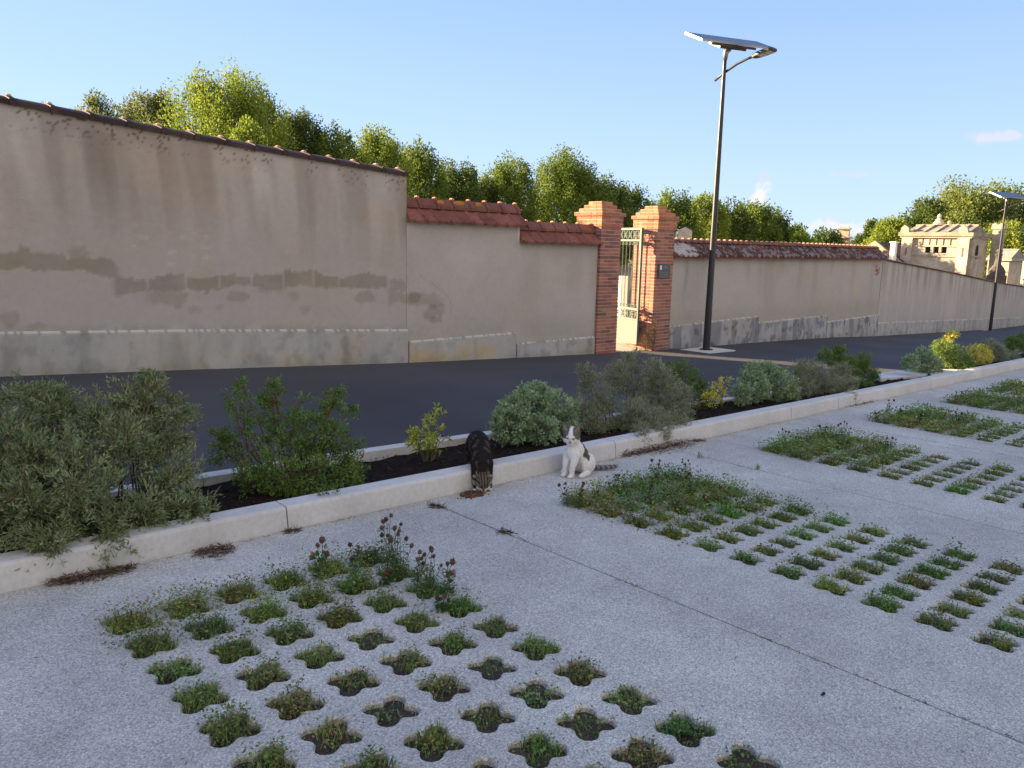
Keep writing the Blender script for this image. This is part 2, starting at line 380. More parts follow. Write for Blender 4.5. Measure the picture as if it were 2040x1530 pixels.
for x0, x1 in zip(edges[:-1], edges[1:]):
    a = x0+.005; b = x1-.005
    # groove walls
    for xx, fl in ((a, 1), (b, -1)):
        pm.grid(zs(np.array([[xx, YB, 0], [xx, YK, 0], [xx, YB, -.05], [xx, YK, -.05]])).reshape(2, 2, 3), flip=fl > 0)
    st = [q for q in STR if a < q[0] < b]
    if not st: rect(a, b, YB, YK); continue
    sx, px = st[0]; ex = sx+px*NCOL; yb = YTOP-PY*ROWS
    rect(a, sx, YB, YK); rect(ex, b, YB, YK); rect(sx, ex, YTOP, YK); rect(sx, ex, YB, yb)
    k = STR.index(st[0])
    for i in range(NCOL):
        for j in range(ROWS):
            c = np.array([sx+px*(i+.5), YTOP-PY*(j+.5)])
            dx, dy = np.cos(th), np.sin(th)
            sc = np.minimum((px/2)/np.maximum(abs(dx), 1e-6), (PY/2)/np.maximum(abs(dy), 1e-6))
            outer = np.stack([c[0]+dx*sc, c[1]+dy*sc], 1)
            rr = cell_r(th, .235)*RNG.uniform(.97, 1.03)
            inner = np.stack([c[0]+dx*rr*px/.235, c[1]+dy*rr], 1)
            lip = np.stack([c[0]+dx*(rr+.007)*px/.235, c[1]+dy*(rr+.007)], 1)
            corners = np.array([[c[0]-px/2, c[1]-PY/2], [c[0]+px/2, c[1]-PY/2], [c[0]+px/2, c[1]+PY/2], [c[0]-px/2, c[1]+PY/2]])
            V = zs(np.concatenate([np.c_[outer, np.zeros(NT)], np.c_[lip, np.zeros(NT)], np.c_[inner, np.full(NT, -.008)], np.c_[inner, np.full(NT, -.07)], np.c_[corners, np.zeros(4)]]))
            jj = np.arange(NT); kk = (jj+1) % NT
            f = np.concatenate([np.stack([jj+o, kk+o, kk+o+NT, jj+o+NT], 1) for o in (0, NT, 2*NT)])
            pm.add(V, f)
            tri = []
            for q, ang in enumerate((225, 315, 45, 135)):
                u = int(math.floor(math.radians(ang)/(2*math.pi/NT)-.5+1e-6)); tri.append((u % NT, 4*NT+q, (u+1) % NT))
            pm.f.append(np.array(tri)+pm.n-len(V))
            cells.append((k, i, j, c[0], c[1], px))
tag(pm.build('parking_paving', 'paving'), kind='structure')
tag(MB().grid(np.array([[(x, y, -S*x-.024+.006*math.sin(x*9)*math.sin(y*11)) for y in np.arange(-7, 4.0, .25)] for x in np.arange(-9, 60, .25)])).build('cell_soil', 'cellsoil', smooth=True), kind='structure')

# ------------------------------------------------------------------ kerbs and planting beds
KJ = [-7, -3.64, -.81, 2.02, 4.85, 7.67, 8.74, 11.5, 14.33, 17.16, 20, 22.8, 25.6, 28.4, 31.2, 34]
for a, b in zip(KJ[:-1], KJ[1:]):
    prof = [(YK, -.06), (YK+.022, .115), (YK+.028, .126), (YK+.04, .132), (YK+.15, .134), (YK+.16, .124), (YK+.16, -.06)]
    m = MB(); nseg = 3
    X = np.linspace(a+.004, b-.004, nseg+1)
    Pk = np.array([[(x, p, q-S*x) for p, q in prof] for x in X]); m.grid(Pk, flip=True)
    n = len(prof)
    m.f.append(np.array([list(range(n))])); m.f.append(np.array([list(range(n))[::-1]])+m.n-n)
    tag(m.build('kerb', 'kerb'), kind='structure')
bk = np.arange(-8, 12.6, .5)
for a in range(0, len(bk)-1, 4):
    X = bk[a:a+5]
    m = MB(); pr = [(-.12, -.06), (-.115, .045), (0, .045), (.006, -.06)]
    m.grid(np.array([[(x+(.004 if q == 0 else 0), float(yback(x))+p, zz-S*x) for p, zz in pr] for q, x in enumerate(X)]), flip=True)
    tag(m.build('kerb', 'kerb'), kind='structure')
bk2 = np.arange(12.9, 34, 1.0); m = MB()
m.grid(np.array([[(x, float(yback(x))+p, zz-S*x) for p, zz in [(-.12, -.06), (-.115, .045), (0, .045), (.006, -.06)]] for x in bk2]), flip=True)
tag(m.build('kerb', 'kerb'), kind='structure')
# flat concrete strip closing off the first bed
m = MB(); poly = [(11.05, 4.44), (12.6, 4.08), (13.5, 4.08), (12.75, 4.63), (11.4, 4.72)]
m.add([(x, y, .105-S*x) for x, y in poly]+[(x, y, -.05-S*x) for x, y in poly], [(0, 1, 2, 3, 4)]+[(i, i+5, (i+1) % 5+5, (i+1) % 5) for i in range(5)])
tag(m.build('kerb', 'kerb'), kind='structure')
def zbed(x, y): return -S*x+.075+.045*float(fbm(x*2.3, y*3.1, 5))-.115*(y-4.09)
P = np.array([[(x, y, zbed(x, y)) for y in np.linspace(4.07, float(yback(x))-.1, 16)] for x in np.arange(-8, 34, .12)])
P[:, :, 2] += .012*RNG.normal(size=P.shape[:2])
tag(MB().grid(P).build('planting_bed_soil', 'soil', smooth=False), kind='structure')

# ------------------------------------------------------------------ walls
def clr(base, X, Z, seed, amt=.10):
    c = np.tile(np.asarray(base, float), X.shape+(1,))
    k = 1+amt*2*(fbm(X*.9, Z*1.3, seed)-.5)+amt*1.2*(fbm(X*5, Z*6, seed+3)-.5)
    c = c*k[..., None]
    w = fbm(X*1.7, Z*2.1, seed+9)
    return lerp3(c, c*np.array([1.05, .97, .86]), sst(.5, .75, w)*.5)
def stain(c, m, tint): return lerp3(c, c*np.asarray(tint), np.clip(m, 0, 1))
def blob(X, Z, x, z, rx, rz, seed, rough=.55):
    Xw = X+.16*(fbm(X*4, Z*4, seed, 3)-.5)+.05*(fbm(X*14, Z*12, seed+2, 2)-.5); Zw = Z+.15*(fbm(X*5+9, Z*4, seed+4, 3)-.5)+.06*(fbm(X*17, Z*9, seed+6, 2)-.5)
    q = (np.abs((Xw-x)/rx)**2.6+np.abs((Zw-z)/rz)**2.6)**(1/2.6)+rough*.45*(vn(X*26, Z*30, seed+5)-.5)
    return sst(1.22, .72, q)*(.72+.28*fbm(X*6, Z*6, seed+8))
def wall_mesh(xs, ztop, zbot, colf, thick=.35, nz=60, face=8.8):
    xs = np.asarray(xs, float); t = np.linspace(0, 1, nz)
    zt = np.array([ztop(x) for x in xs]); zl = np.array([zbot(x) for x in xs])
    X = np.repeat(xs[:, None], nz, 1); Z = zl[:, None]*(1-t)+zt[:, None]*t
    Yf = yw(X) if face is None else np.full_like(X, face)
    P = np.stack([X, Yf, Z], -1); C = colf(X, Z)
    m = MB(); m.grid(P, C, flip=False)
    for q in (0, -1):                                # ends
        pq = np.stack([P[q], P[q]+np.array([0, thick, 0])], 0); m.grid(pq, np.stack([C[q], C[q]]), flip=(q == 0))
    pt = np.stack([P[:, -1], P[:, -1]+np.array([0, thick, 0])], 0); m.grid(pt, np.stack([C[:, -1]]*2), flip=False)
    pb = np.stack([P[:, 0]+np.array([0, thick, 0]), P[:, -1]+np.array([0, thick, 0])], 0); m.grid(pb, np.stack([C[:, 0], C[:, -1]]), flip=False)
    return m
def plinth_mesh(xs, ztop, base, seed, dark=.3, proud=.03, face=8.8, rust=0.0):
    xs = np.asarray(xs, float); nz = 26; t = np.linspace(0, 1, nz)
    zt = np.array([ztop(x) for x in xs]); zl = zb(xs)-.25
    X = np.repeat(xs[:, None], nz, 1); Z = zl[:, None]*(1-t)+(zt-.012)[:, None]*t
    yf = (yw(X) if face is None else np.full_like(X, face))-proud
    C = clr(base, X, Z, seed, .12)
    hgt = Z-zb(X)
    st = fbm(X*6, Z*.8, seed+2); C = stain(C, sst(.5, .75, st)*dark*1.6, (.62, .62, .63))
    C = stain(C, sst(.55, .7, fbm(X*9, Z*7, seed+6))*dark, (.45, .45, .46))
    C = stain(C, sst(.45, .7, fbm(X*2.2, Z*3, seed+8))*rust*sst(.5, .0, hgt), (1.12, .95, .68))
    C = stain(C, sst(.16, 0, hgt)*.5*sst(.3, .6, fbm(X*4, Z*4, seed+12)), (.7, .72, .6))
    P = np.stack([X, yf, Z], -1)
    ledge = P[:, -1:]+np.array([0, proud, .022]); ledge[:, :, 1] += .0
    P = np.concatenate([P, ledge], 1)
    cl = np.tile(np.array([.58, .54, .47]), (len(xs), 1, 1)); sp = (vn(xs*45, xs*0, seed+4) > .62)[:, None, None]
    cl = np.where(sp, cl*.45, cl); C = np.concatenate([C, cl], 1)
    C[:, -2] = C[:, -2]*.5+cl[:, 0]*.5
    m = MB(); m.grid(P, C, flip=False)
    for q in (0, -1):
        e = np.stack([P[q], P[q]+np.array([0, proud, 0])], 0); m.grid(e, np.stack([C[q], C[q]]), flip=(q == 0))
    return m
ztall = lambda x: float(np.interp(x, [-16, 1.78, 3.63, 6.3], [4.0, 2.725, 2.575, 2.40]))
def zo(zx, zy): return at_y(zx*.402, 150+zy*.402, 8.8)
DAMP = [(60,925,120,50),(270,925,115,42),(400,890,40,45),(480,960,80,45),(590,980,18,25),(640,1050,75,25),(800,1040,95,38),(800,1090,60,40),(905,1095,35,35),(980,1010,65,35),
        (1040,1030,60,25),(1160,1010,80,35),(1300,1030,65,45),(1330,1055,70,28),(1470,1000,80,40),(1610,1015,60,25),(1780,1025,145,25),(1720,990,30,30),(1810,1105,45,30),(1180,1090,40,30),
        (1450,1090,30,25),(970,1165,30,20),(1525,1140,25,18),(1970,1050,40,30),(1970,1105,45,30),(1075,1140,20,20),(40,1210,50,40),(190,1240,60,15),(740,935,20,8),(930,935,40,14)]
def col_tall(X, Z):
    C = clr((.47, .418, .372), X, Z, 3, .07)
    top = np.interp(X, [-16, 1.78, 3.63, 6.3], [4.0, 2.725, 2.575, 2.40]); d = top-Z
    wv = X+.03*np.sin(Z*3)
    fade = sst(1.45, .25, d)
    s1 = fbm(wv*3.1, Z*.35, 21, 3); s2 = vn(wv*9, Z*.6, 23)
    s3 = vn(wv*6.3, Z*.22, 27); C = stain(C, sst(.46, .66, s1)*fade*.75, (.71, .68, .63)); C = stain(C, sst(.55, .8, s3)*sst(1.1, .3, d)*sst(.0, .15, d)*.6, (.70, .68, .64))
    C = stain(C, sst(.6, .8, s2)*fade*.35*sst(.02, .3, d), (.78, .74, .70))
    lt = sst(.62, .8, vn(wv*4.2+7, Z*.25, 31))*sst(1.0, .3, d)*sst(.08, .25, d)
    C = stain(C, lt*.8, (1.22, 1.24, 1.24))
    C = stain(C, sst(.3, 1.2, d)*.6, (.97, 1.0, 1.02))
    sp = (vn(X*60, Z*60, 41) > .74)*(vn(X*4.5, Z*3, 43) > .36)*(vn(X*19, Z*14, 44) > .35)*(d < .34)
    C = stain(C, sp*sst(.30, .02, d)*1.0, (.35, .33, .32))
    dm = np.zeros_like(X)
    for pts, hh, sd in (([(-200,915),(0,925),(270,930),(400,925),(480,955),(600,985)], .075, 1), ([(560,1052),(740,1040),(980,1028),(1160,1020),(1330,1035),(1500,1000),(1700,1018),(1925,1024)], .062, 2)):
        q = np.array([zo(*a) for a in pts]); zc = np.interp(X, q[:, 0], q[:, 2])
        up = hh*(.35+1.5*fbm(X*3.1, X*0+sd, 61+sd, 3))*(1+.5*(vn(X*9, X*0, 65+sd) > .62)); dn = hh*(.3+1.7*fbm(X*2.2, X*0+4, 67+sd, 3))
        e = np.where(Z > zc, (Z-zc)/up, (zc-Z)/dn)+.55*(fbm(X*13, Z*13, 70+sd, 3)-.5)+.35*(vn(X*34, Z*34, 73)-.5)
        inx = sst(q[0, 0]-.02, q[0, 0]+.05, X)*sst(q[-1, 0]+.02, q[-1, 0]-.06, X)
        dm = np.maximum(dm, sst(1.12, .84, e)*inx*(.62+.55*fbm(X*5, Z*7, 79)))
    for i, (bx, by, rx, ry) in enumerate(DAMP):
        if by < 1045 and (bx, by) not in ((400, 890), (1970, 1050)): continue
        p = zo(bx, by); q = zo(bx+rx, by); w = q[0]-p[0]; hh = zo(bx, by-ry)[2]-p[2]
        dm = np.maximum(dm, blob(X, Z, p[0], p[2], w*1.15, hh*1.1, 50+i % 3, .6)*(.72 if ry > 28 else .45))
    C = stain(C, dm, (.69, .68, .61))
    for bx in (728, 918, 1088, 1247, 1405, 1552, 1680):   # pale runs through the damp band
        p = zo(bx, 1000); C = stain(C, sst(.022, .008, abs(X-p[0]))*sst(.16, .10, abs(Z-p[2]))*.8*(dm > .2), (1.35, 1.35, 1.38))
    low = sst(.95, .55, Z-zb(X)); C = stain(C, low*.5, (1.04, 1.06, 1.08))
    sc = (vn(X*8, Z*30, 61) > .84)*sst(.4, .0, abs(Z-1.42))*sst(1.0, .4, abs(X-3.1)); C = stain(C, sc*.5, (1.3, 1.32, 1.34))
    C = stain(C, sst(.12, .02, Z-np.interp(X, [-16, 1.63, 6.3], [1.5, .62, .39]))*.5*(fbm(X*5, Z*5, 77) > .42), (.75, .74, .68))
    return C
def zo2(zx, zy): return at_y(780+zx*.2941, 360+zy*.2941, 8.8)
def col_mid(X, Z):
    C = clr((.475, .435, .39), X, Z, 103, .08)
    top = np.where(X < 8.35, 1.84, 1.61); d = top-Z
    C = stain(C, sst(.5, .7, fbm(X*3, Z*.5, 121, 3))*sst(1.2, .2, d)*.45, (.8, .79, .75))
    C = stain(C, sst(.12, .02, d)*.6, (.78, .75, .7))
    C = stain(C, sst(.5, .75, fbm(X*1.1, Z*1.6, 133))*.5, (1.12, 1.13, 1.15))
    C = stain(C, sst(.35, .0, Z-.25)*.35, (.85, .84, .78))
    for i, (bx, by, rx, ry) in enumerate([(220, 810, 120, 55), (300, 880, 80, 45), (150, 790, 45, 35), (40, 700, 60, 60), (60, 800, 60, 50), (290, 960, 40, 25)]):
        p = zo2(bx, by); w = zo2(bx+rx, by)[0]-p[0]; hh = zo2(bx, by-ry)[2]-p[2]
        C = stain(C, blob(X, Z, p[0], p[2], w, hh, 140+i, .6)*.9, (.72, .71, .66))
    a = np.linspace(0, 1, 40)                            # the hair crack
    ck = np.array([zo2(190+215*math.sin(t*1.9), 640+260*t) for t in a])
    dist = np.min(np.hypot(X[..., None]-ck[:, 0], Z[..., None]-ck[:, 2]), -1)
    C = stain(C, sst(.016, .004, dist)*.5, (.6, .58, .56))
    C = stain(C, (np.abs(X-8.34) < .014)*(Z > 1.60)*.7, (1.4, 1.35, 1.25))
    return C
def col_right(X, Z):
    C = clr((.475, .435, .39), X, Z, 203, .08)
    d = 1.44-Z
    C = stain(C, sst(.5, .7, fbm(X*2.6, Z*.4, 221, 3))*sst(1.5, .2, d)*.5, (.76, .75, .71))
    C = stain(C, sst(.1, .0, abs(X-12.62-.03*np.sin(Z*7)))*sst(1.3, .3, d)*.8*fbm(X*9, Z*2, 225), (.5, .47, .43))
    C = stain(C, sst(.3, .0, Z-.2)*.5, (.8, .78, .70))
    rd = (np.abs(X-21.0) < .12)*(np.abs(Z-1.13) < .13)*(vn(X*14, Z*18, 9) > .45)
    C = np.where(rd[..., None] > 0, np.array([.30, .11, .08]), C)
    return C
def col_far(X, Z):
    C = clr((.49, .44, .395), X, Z, 303, .08)
    top = np.interp(X, [21.2, 30.7, 38.9, 50.5, 70], [1.39, .91, .46, -.09, -1.1]); d = top-Z
    C = stain(C, sst(.48, .68, fbm(X*4.0, Z*.35, 321, 3))*sst(1.1, .05, d)*.9, (.66, .66, .63))
    C = stain(C, sst(.5, .7, fbm(X*2, Z*2, 325))*sst(.5, .0, Z-zb(X))*.5, (.75, .76, .70))
    C = stain(C, sst(.62, .8, vn(X*3, Z*.3, 329))*.5, (1.15, 1.15, 1.12))
    return C
xs_tall = np.concatenate([np.arange(-16, 1.3, .35), np.arange(1.3, 6.3, .022), [6.3]])
L0 = (4.0, 8.8, float(zb(4.0)))
tw = thing('boundary_wall', 'tall stained grey-beige rendered wall with dark brown ridge tiles, sloping down from the left', 'wall', L0, group='cemetery boundary walls')
wall_mesh(xs_tall, ztall, lambda x: float(zb(x))-.3, col_tall, nz=130).build('wall_panel', 'stucco', tw, origin=L0)
plinth_mesh(np.concatenate([np.arange(-16, 1.3, .35), np.arange(1.3, 6.3, .025), [6.31]]), lambda x: float(np.interp(x, [-16, 1.63, 3.54, 6.3], [1.5, .62, .54, .39])), (.47, .455, .42), 400, .3, rust=.45).build('plinth', 'stucco', tw, origin=L0)
L1 = (8.2, 8.8, float(zb(8.2)))
mw = thing('boundary_wall', 'low rendered wall stepping down under red clay tiles, left of the brick gate pillars', 'wall', L1, group='cemetery boundary walls')
zmid = lambda x: 1.85 if x < 8.35 else 1.62
xm = np.concatenate([np.arange(6.304, 8.34, .022), [8.349, 8.351], np.arange(8.37, 10.12, .022), [10.125]])
wall_mesh(xm, zmid, lambda x: float(zb(x))-.3, col_mid, nz=90).build('wall_panel', 'stucco', mw, origin=L1)
plinth_mesh(np.arange(6.33, 8.32, .025), lambda x: .23+.005*(x-6.3), (.48, .46, .42), 420, .2, rust=1.6).build('plinth', 'stucco', mw, origin=L1)
plinth_mesh(np.arange(8.33, 10.125, .025), lambda x: .07, (.46, .45, .43), 430, .35, rust=.5).build('plinth', 'stucco', mw, origin=L1)
L2 = (16.7, 8.8, float(zb(16.7)))
rw = thing('boundary_wall', 'rendered wall under a lichen-spotted dark tile roof, right of the gate behind the tall lamp', 'wall', L2, group='cemetery boundary walls')
wall_mesh(np.concatenate([np.arange(12.15, 21.25, .035), [21.27]]), lambda x: 1.45, lambda x: float(zb(x))-.3, col_right, nz=60).build('wall_panel', 'stucco', rw, origin=L2)
for i, (a, b, z0, z1) in enumerate([(12.16, 15.31, .13, .19), (15.33, 18.42, .05, .08), (18.44, 21.3, -.08, -.03)]):
    plinth_mesh(np.arange(a, b, .03), lambda x: z0+(z1-z0)*(x-a)/(b-a), (.43, .425, .42), 440+i*10, .75).build('plinth', 'stucco', rw, origin=L2)
L3 = (40, float(yw(40)), float(zb(40)))
fw = thing('boundary_wall', 'far rendered wall with a thin dark coping running downhill at the right edge', 'wall', L3, group='cemetery boundary walls')
zfar = lambda x: float(np.interp(x, [21.2, 30.7, 38.9, 50.5, 70], [1.39, .91, .46, -.09, -1.1]))
xf = np.concatenate([np.arange(21.3, 45, .08), np.arange(45, 70, .4)])
wall_mesh(xf, zfar, lambda x: float(zb(x))-.3, col_far, nz=40, face=None).build('wall_panel', 'stucco', fw, origin=L3)
plinth_mesh(xf, lambda x: float(np.interp(x, [21.4, 52, 70], [-.25, -1.83, -2.6])), (.48, .465, .43), 480, .45, face=None).build('plinth', 'stucco', fw, origin=L3)
# --- copings
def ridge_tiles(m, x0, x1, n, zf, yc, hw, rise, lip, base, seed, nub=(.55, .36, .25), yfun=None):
    for k in range(n):
        a = x0+(x1-x0)*k/n; b = x0+(x1-x0)*(k+1)/n
        c = np.asarray(base)*RNG.uniform(.8, 1.2)*np.array([1, RNG.uniform(.93, 1.05), RNG.uniform(.9, 1.05)])
        for (s, e, g) in ((a, b-.05, 0), (b-.06, b, .012)):
            pr = [(-hw-g, 0), (-hw-g, lip+g), (-hw*.45, lip+rise*.62+g), (0, lip+rise+g), (hw*.45, lip+rise*.62+g), (hw+g, lip+g), (hw+g, 0)]
            P = np.array([[(x, (yc if yfun is None else float(yfun(x))+yc)+p, zf(x)+q) for p, q in pr] for x in (s, e)])
            m.grid(P, c, flip=True); nn = len(pr)
            m.f.append(np.array([list(range(nn))])+m.n-2*nn); m.f.append(np.array([list(range(nn))[::-1]])+m.n-nn)
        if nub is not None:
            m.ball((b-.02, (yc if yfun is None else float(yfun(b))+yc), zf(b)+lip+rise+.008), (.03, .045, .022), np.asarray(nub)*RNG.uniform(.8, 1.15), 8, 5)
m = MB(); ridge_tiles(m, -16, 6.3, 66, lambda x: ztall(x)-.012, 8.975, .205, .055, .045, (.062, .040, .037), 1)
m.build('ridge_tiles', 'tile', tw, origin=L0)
def tile_slope(m, x0, x1, pitch, y0, z0, y1, z1, amp, colf, courses=1, thick=.018):
    nx = max(4, int((x1-x0)/pitch*12)); X = np.linspace(x0, x1, nx); fr = (X-x0)/pitch % 1
    w = np.where(fr < .38, np.sin(fr/.38*math.pi), 0)*amp+np.where(fr > .9, (fr-.9)/.1*.2*amp, 0)
    for cidx in range(courses):
        t0, t1 = cidx/courses, (cidx+1)/courses+.02
        rows = np.linspace(t0, t1, 7)
        Pm = np.array([[(x, y0+(y1-y0)*t, z0+(z1-z0)*t+ww+thick*(1-(t-t0)/(t1-t0))) for t in rows] for x, ww in zip(X, w)])
        tid = np.floor((X-x0)/pitch).astype(int)
        C = colf(Pm[:, :, 0], Pm[:, :, 2], tid[:, None]+cidx*100)
        m.grid(Pm, C, flip=False)
        front = np.stack([Pm[:, 0]-np.array([0, 0, thick+.012]), Pm[:, 0]], 0); m.grid(front, np.stack([C[:, 0]]*2)*.9, flip=False)
    # end cheek
    for q in (0, -1):
        xx = X[q]; m.add([(xx, y0, z0-.01), (xx, y1, z1+.02), (xx, y1, z0-.01)], [(0, 1, 2) if q == 0 else (0, 2, 1)], (.3, .14, .09))
def c_red(X, Z, tid):
    b = np.array([.235, .088, .064]); c = np.tile(b, X.shape+(1,))*(.8+.4*hash2(tid*np.ones(X.shape, int), 3*np.ones(X.shape, int), 5))[..., None]
    return stain(c, sst(.55, .72, fbm(X*9, Z*9, 505))*.6, (.55, .55, .6))
for (a, b, ze, zr, n, sd) in ((6.31, 8.42, 1.84, 2.143, 7, 1), (8.36, 10.12, 1.605, 1.905, 6, 2)):
    m = MB(); zm = ze+(zr-ze)*.58
    tile_slope(m, a, b, .205, 8.69, ze-.02, 8.915, zm, .022, c_red)
    tile_slope(m, a, b, .205, 9.26, ze-.02, 9.035, zm, .022, c_red)
    m.build('roof_tiles', 'tile', mw, origin=L1)
    m = MB()
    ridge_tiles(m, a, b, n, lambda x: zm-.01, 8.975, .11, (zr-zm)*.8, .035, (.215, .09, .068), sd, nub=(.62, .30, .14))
    if sd == 1:                                           # orange lichen on three of the ridge tiles
        for (fx, s) in ((.30, .07), (.45, .11), (.62, .06)):
            px_ = a+(b-a)*fx; m.ball((px_, 8.90, zm+.082), (s, .012, .032), (.50, .20, .035), 9, 5)
    m.build('ridge_tiles', 'tile', mw, origin=L1)
def c_dark(X, Z, tid):
    h = hash2(tid*np.ones(X.shape, int), 7*np.ones(X.shape, int), 15)
    c = np.tile(np.array([.115, .058, .05]), X.shape+(1,))*(.6+.8*h)[..., None]
    c = np.where((h > .80)[..., None], np.array([.20, .085, .055]), c)
    l = (fbm(X*16, Z*34, 515) > .58)[..., None]
    c = np.where(l, lerp3(c, np.array([.36, .35, .36]), np.full(X.shape, .55)), c)
    l2 = ((X < 12.9) & (fbm(X*7, Z*16, 517) > .44))[..., None]
    return np.where(l2, np.array([.50, .48, .46]), c)
m = MB()
tile_slope(m, 12.15, 21.22, .15, 8.66, 1.42, 8.98, 1.69, .030, c_dark, courses=2, thick=.022)
tile_slope(m, 12.15, 21.22, .15, 9.31, 1.42, 8.98, 1.69, .030, c_dark, courses=2, thick=.022)
m.build('roof_tiles', 'tile', rw, origin=L2)
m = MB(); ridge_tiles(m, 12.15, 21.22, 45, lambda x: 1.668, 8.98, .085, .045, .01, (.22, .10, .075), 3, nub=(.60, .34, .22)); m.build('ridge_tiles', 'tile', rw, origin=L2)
m = MB(); m.box((12.15, 8.69, 1.375), (21.22, 8.798, 1.412), (.24, .105, .075)); m.build('eaves_brick_course', 'brick', rw, origin=L2)
m = MB(); ridge_tiles(m, 21.26, 60, 200, lambda x: zfar(x)-.005, .17, .21, .03, .03, (.085, .055, .05), 4, nub=None, yfun=yw); m.build('ridge_tiles', 'tile', fw, origin=L3)

# ------------------------------------------------------------------ brick gate pillars
def bricks(m, x0, x1, y0, y1, z, h, off, base=(.40, .165, .118), dk=.22):
    J = .0115; D = .105
    def c():
        b = np.array(base)*RNG.uniform(.8, 1.22)*np.array([1, RNG.uniform(.9, 1.12), RNG.uniform(.85, 1.15)])
        if RNG.random() < dk: b = b*np.array([.62, .72, .85])
        return b
    def run(a, b, o):
        e = [a]; t = a+(.11 if o else .22)
        while t < b-.05: e.append(t); t += .23
        e.append(b); return [(p+(J/2 if i else 0), q-(J/2 if i < len(e)-2 else 0)) for i, (p, q) in enumerate(zip(e[:-1], e[1:]))]
    j = RNG.uniform(-.0012, .0012, 60); i = 0
    for a, b in run(x0, x1, off):
        m.box((a, y0+j[i], z+J/2), (b, y0+D, z+h-J/2), c()); i += 1
        m.box((a, y1-D, z+J/2), (b, y1+j[i], z+h-J/2), c()); i += 1
    for a, b in run(y0+D+J, y1-D-J, not off):
        m.box((x0+j[i], a, z+J/2), (x0+D, b, z+h-J/2), c()); i += 1
        m.box((x1-D, a, z+J/2), (x1+j[i], b, z+h-J/2), c()); i += 1
    m.box((x0+.005, y0+.005, z), (x1-.005, y1-.005, z+h-.0005), (.50, .42, .36))
pil = []
for nm, (x0, zbase) in {'L': (10.13, -.20), 'R': (11.635, -.255)}.items():
    lab = {'L': 'orange-red brick gate pillar standing at the end of the tiled low wall, without a plaque',
           'R': 'orange-red brick gate pillar carrying the small grey plaque and the gate hinges'}[nm]
    loc = (x0+.255, 9.005, zbase); t = thing('gate_pillar', lab, 'gate pillar', loc, group='brick pillars of the gateway')
    x1, y0, y1 = x0+.51, 8.75, 9.26
    h = .0585; z = 1.875-h*37; m = MB(); k = 0
    while z < 1.87:
        bricks(m, x0, x1, y0, y1, z, h, k % 2); z += h; k += 1
    m.build('shaft', 'brick', t, origin=loc)
    m = MB(); CB = (.45, .175, .10)
    for q in range(3): bricks(m, x0-.022, x1+.022, y0-.022, y1+.022, z+q*h, h, q % 2, CB, .06)
    z += 3*h
    for q, g in enumerate((.05, -.005, -.06, -.115)):
        bricks(m, x0-g, x1+g, y0-g, y1+g, z+q*h, h, q % 2, CB, .06)
    m.build('stepped_cap', 'brick', t, origin=loc)
    pil.append((t, loc))
# plaque on the right pillar
a = at_y(1311, 526, 8.745); b = at_y(1332, 553.5, 8.745)
pl = MB().box((a[0], 8.722, b[2]), (b[0], 8.746, a[2]), (.1, .1, .1)).build('plaque', 'plaque', origin=((a[0]+b[0])/2, 8.735, (a[2]+b[2])/2))
tag(pl, 'small grey plaque with a white emblem fixed to the right brick pillar', 'plaque')
w_, h_ = b[0]-a[0], a[2]-b[2]
MB().box((-w_/2+.03, -.0155, h_/2-.10), (-w_/2+.085, -.0132, h_/2-.025), (.75, .72, .70)).build('emblem', 'white', pl)
ln = MB()
for r, (s, e) in enumerate(((.16, .24), (.13, .27))): ln.box((-w_/2+s, -.0152, h_/2-.045-r*.03), (-w_/2+e, -.0132, h_/2-.037-r*.03))
for r in range(3): ln.box((-w_/2+.05, -.0152, h_/2-.15-r*.04), (w_/2-.05, -.0132, h_/2-.146-r*.04))
ln.build('lettering', 'steel', pl)

# ------------------------------------------------------------------ iron gate leaf (swung open inwards)
GO = np.array([11.50, 8.97, 0.0]); ga = math.radians(69.0)
gt = thing('iron_gate', 'pale green wrought iron gate leaf with scrollwork, standing open between the brick pillars', 'gate', (GO[0], GO[1], -.2), ga)
def gl(m, nm, mt='green_paint', par=gt, smooth=False): return m.build(nm, mt, par, smooth)
zz = lambda v: v+.2                      # local height above the gate's base
LG = 1.05
fr = MB()
fr.box((0, -.02, zz(-.17)), (.032, .02, zz(1.5))); fr.box((0, -.022, zz(1.5)), (.06, .022, zz(1.90)))
fr.box((LG-.045, -.02, zz(-.17)), (LG, .02, zz(1.9)))
for a_, b_ in ((1.86, 1.90), (1.66, 1.695), (.43, .475), (.25, .285), (-.18, -.14)): fr.box((.032, -.018, zz(a_)), (LG-.045, .018, zz(b_)))
gl(fr, 'frame')
pn = MB(); pn.box((.033, -.006, zz(-.14)), (LG-.046, .006, zz(.25)))
gl(pn, 'solid_panel')
mo = MB(); ins = []
for cxm, czm, a0 in ((LG-.12, zz(.19), 0), (.11, zz(.19), 90), (.11, zz(-.08), 180), (LG-.12, zz(-.08), 270)):
    for q in range(5): an = math.radians(a0+q*22.5); ins.append((cxm+.035*math.cos(an), -.012, czm+.035*math.sin(an)))
mo.tube(ins+[ins[0]], .008, 5); gl(mo, 'panel_moulding')
bars = []
for k in range(7):
    s_ = .165+k*.125
    bars.append((s_, MB().tube([(s_, 0, zz(.47)), (s_, 0, zz(1.66))], .0085, 6)))
def spiral(cx0, cz0, r, turns, a0, sgn, n=22):
    t = np.linspace(0, 1, n); an = a0+sgn*t*turns*2*math.pi; rr = r*(1-.8*t)
    return np.stack([cx0+rr*np.cos(an), 0*t, cz0+rr*np.sin(an)], 1)
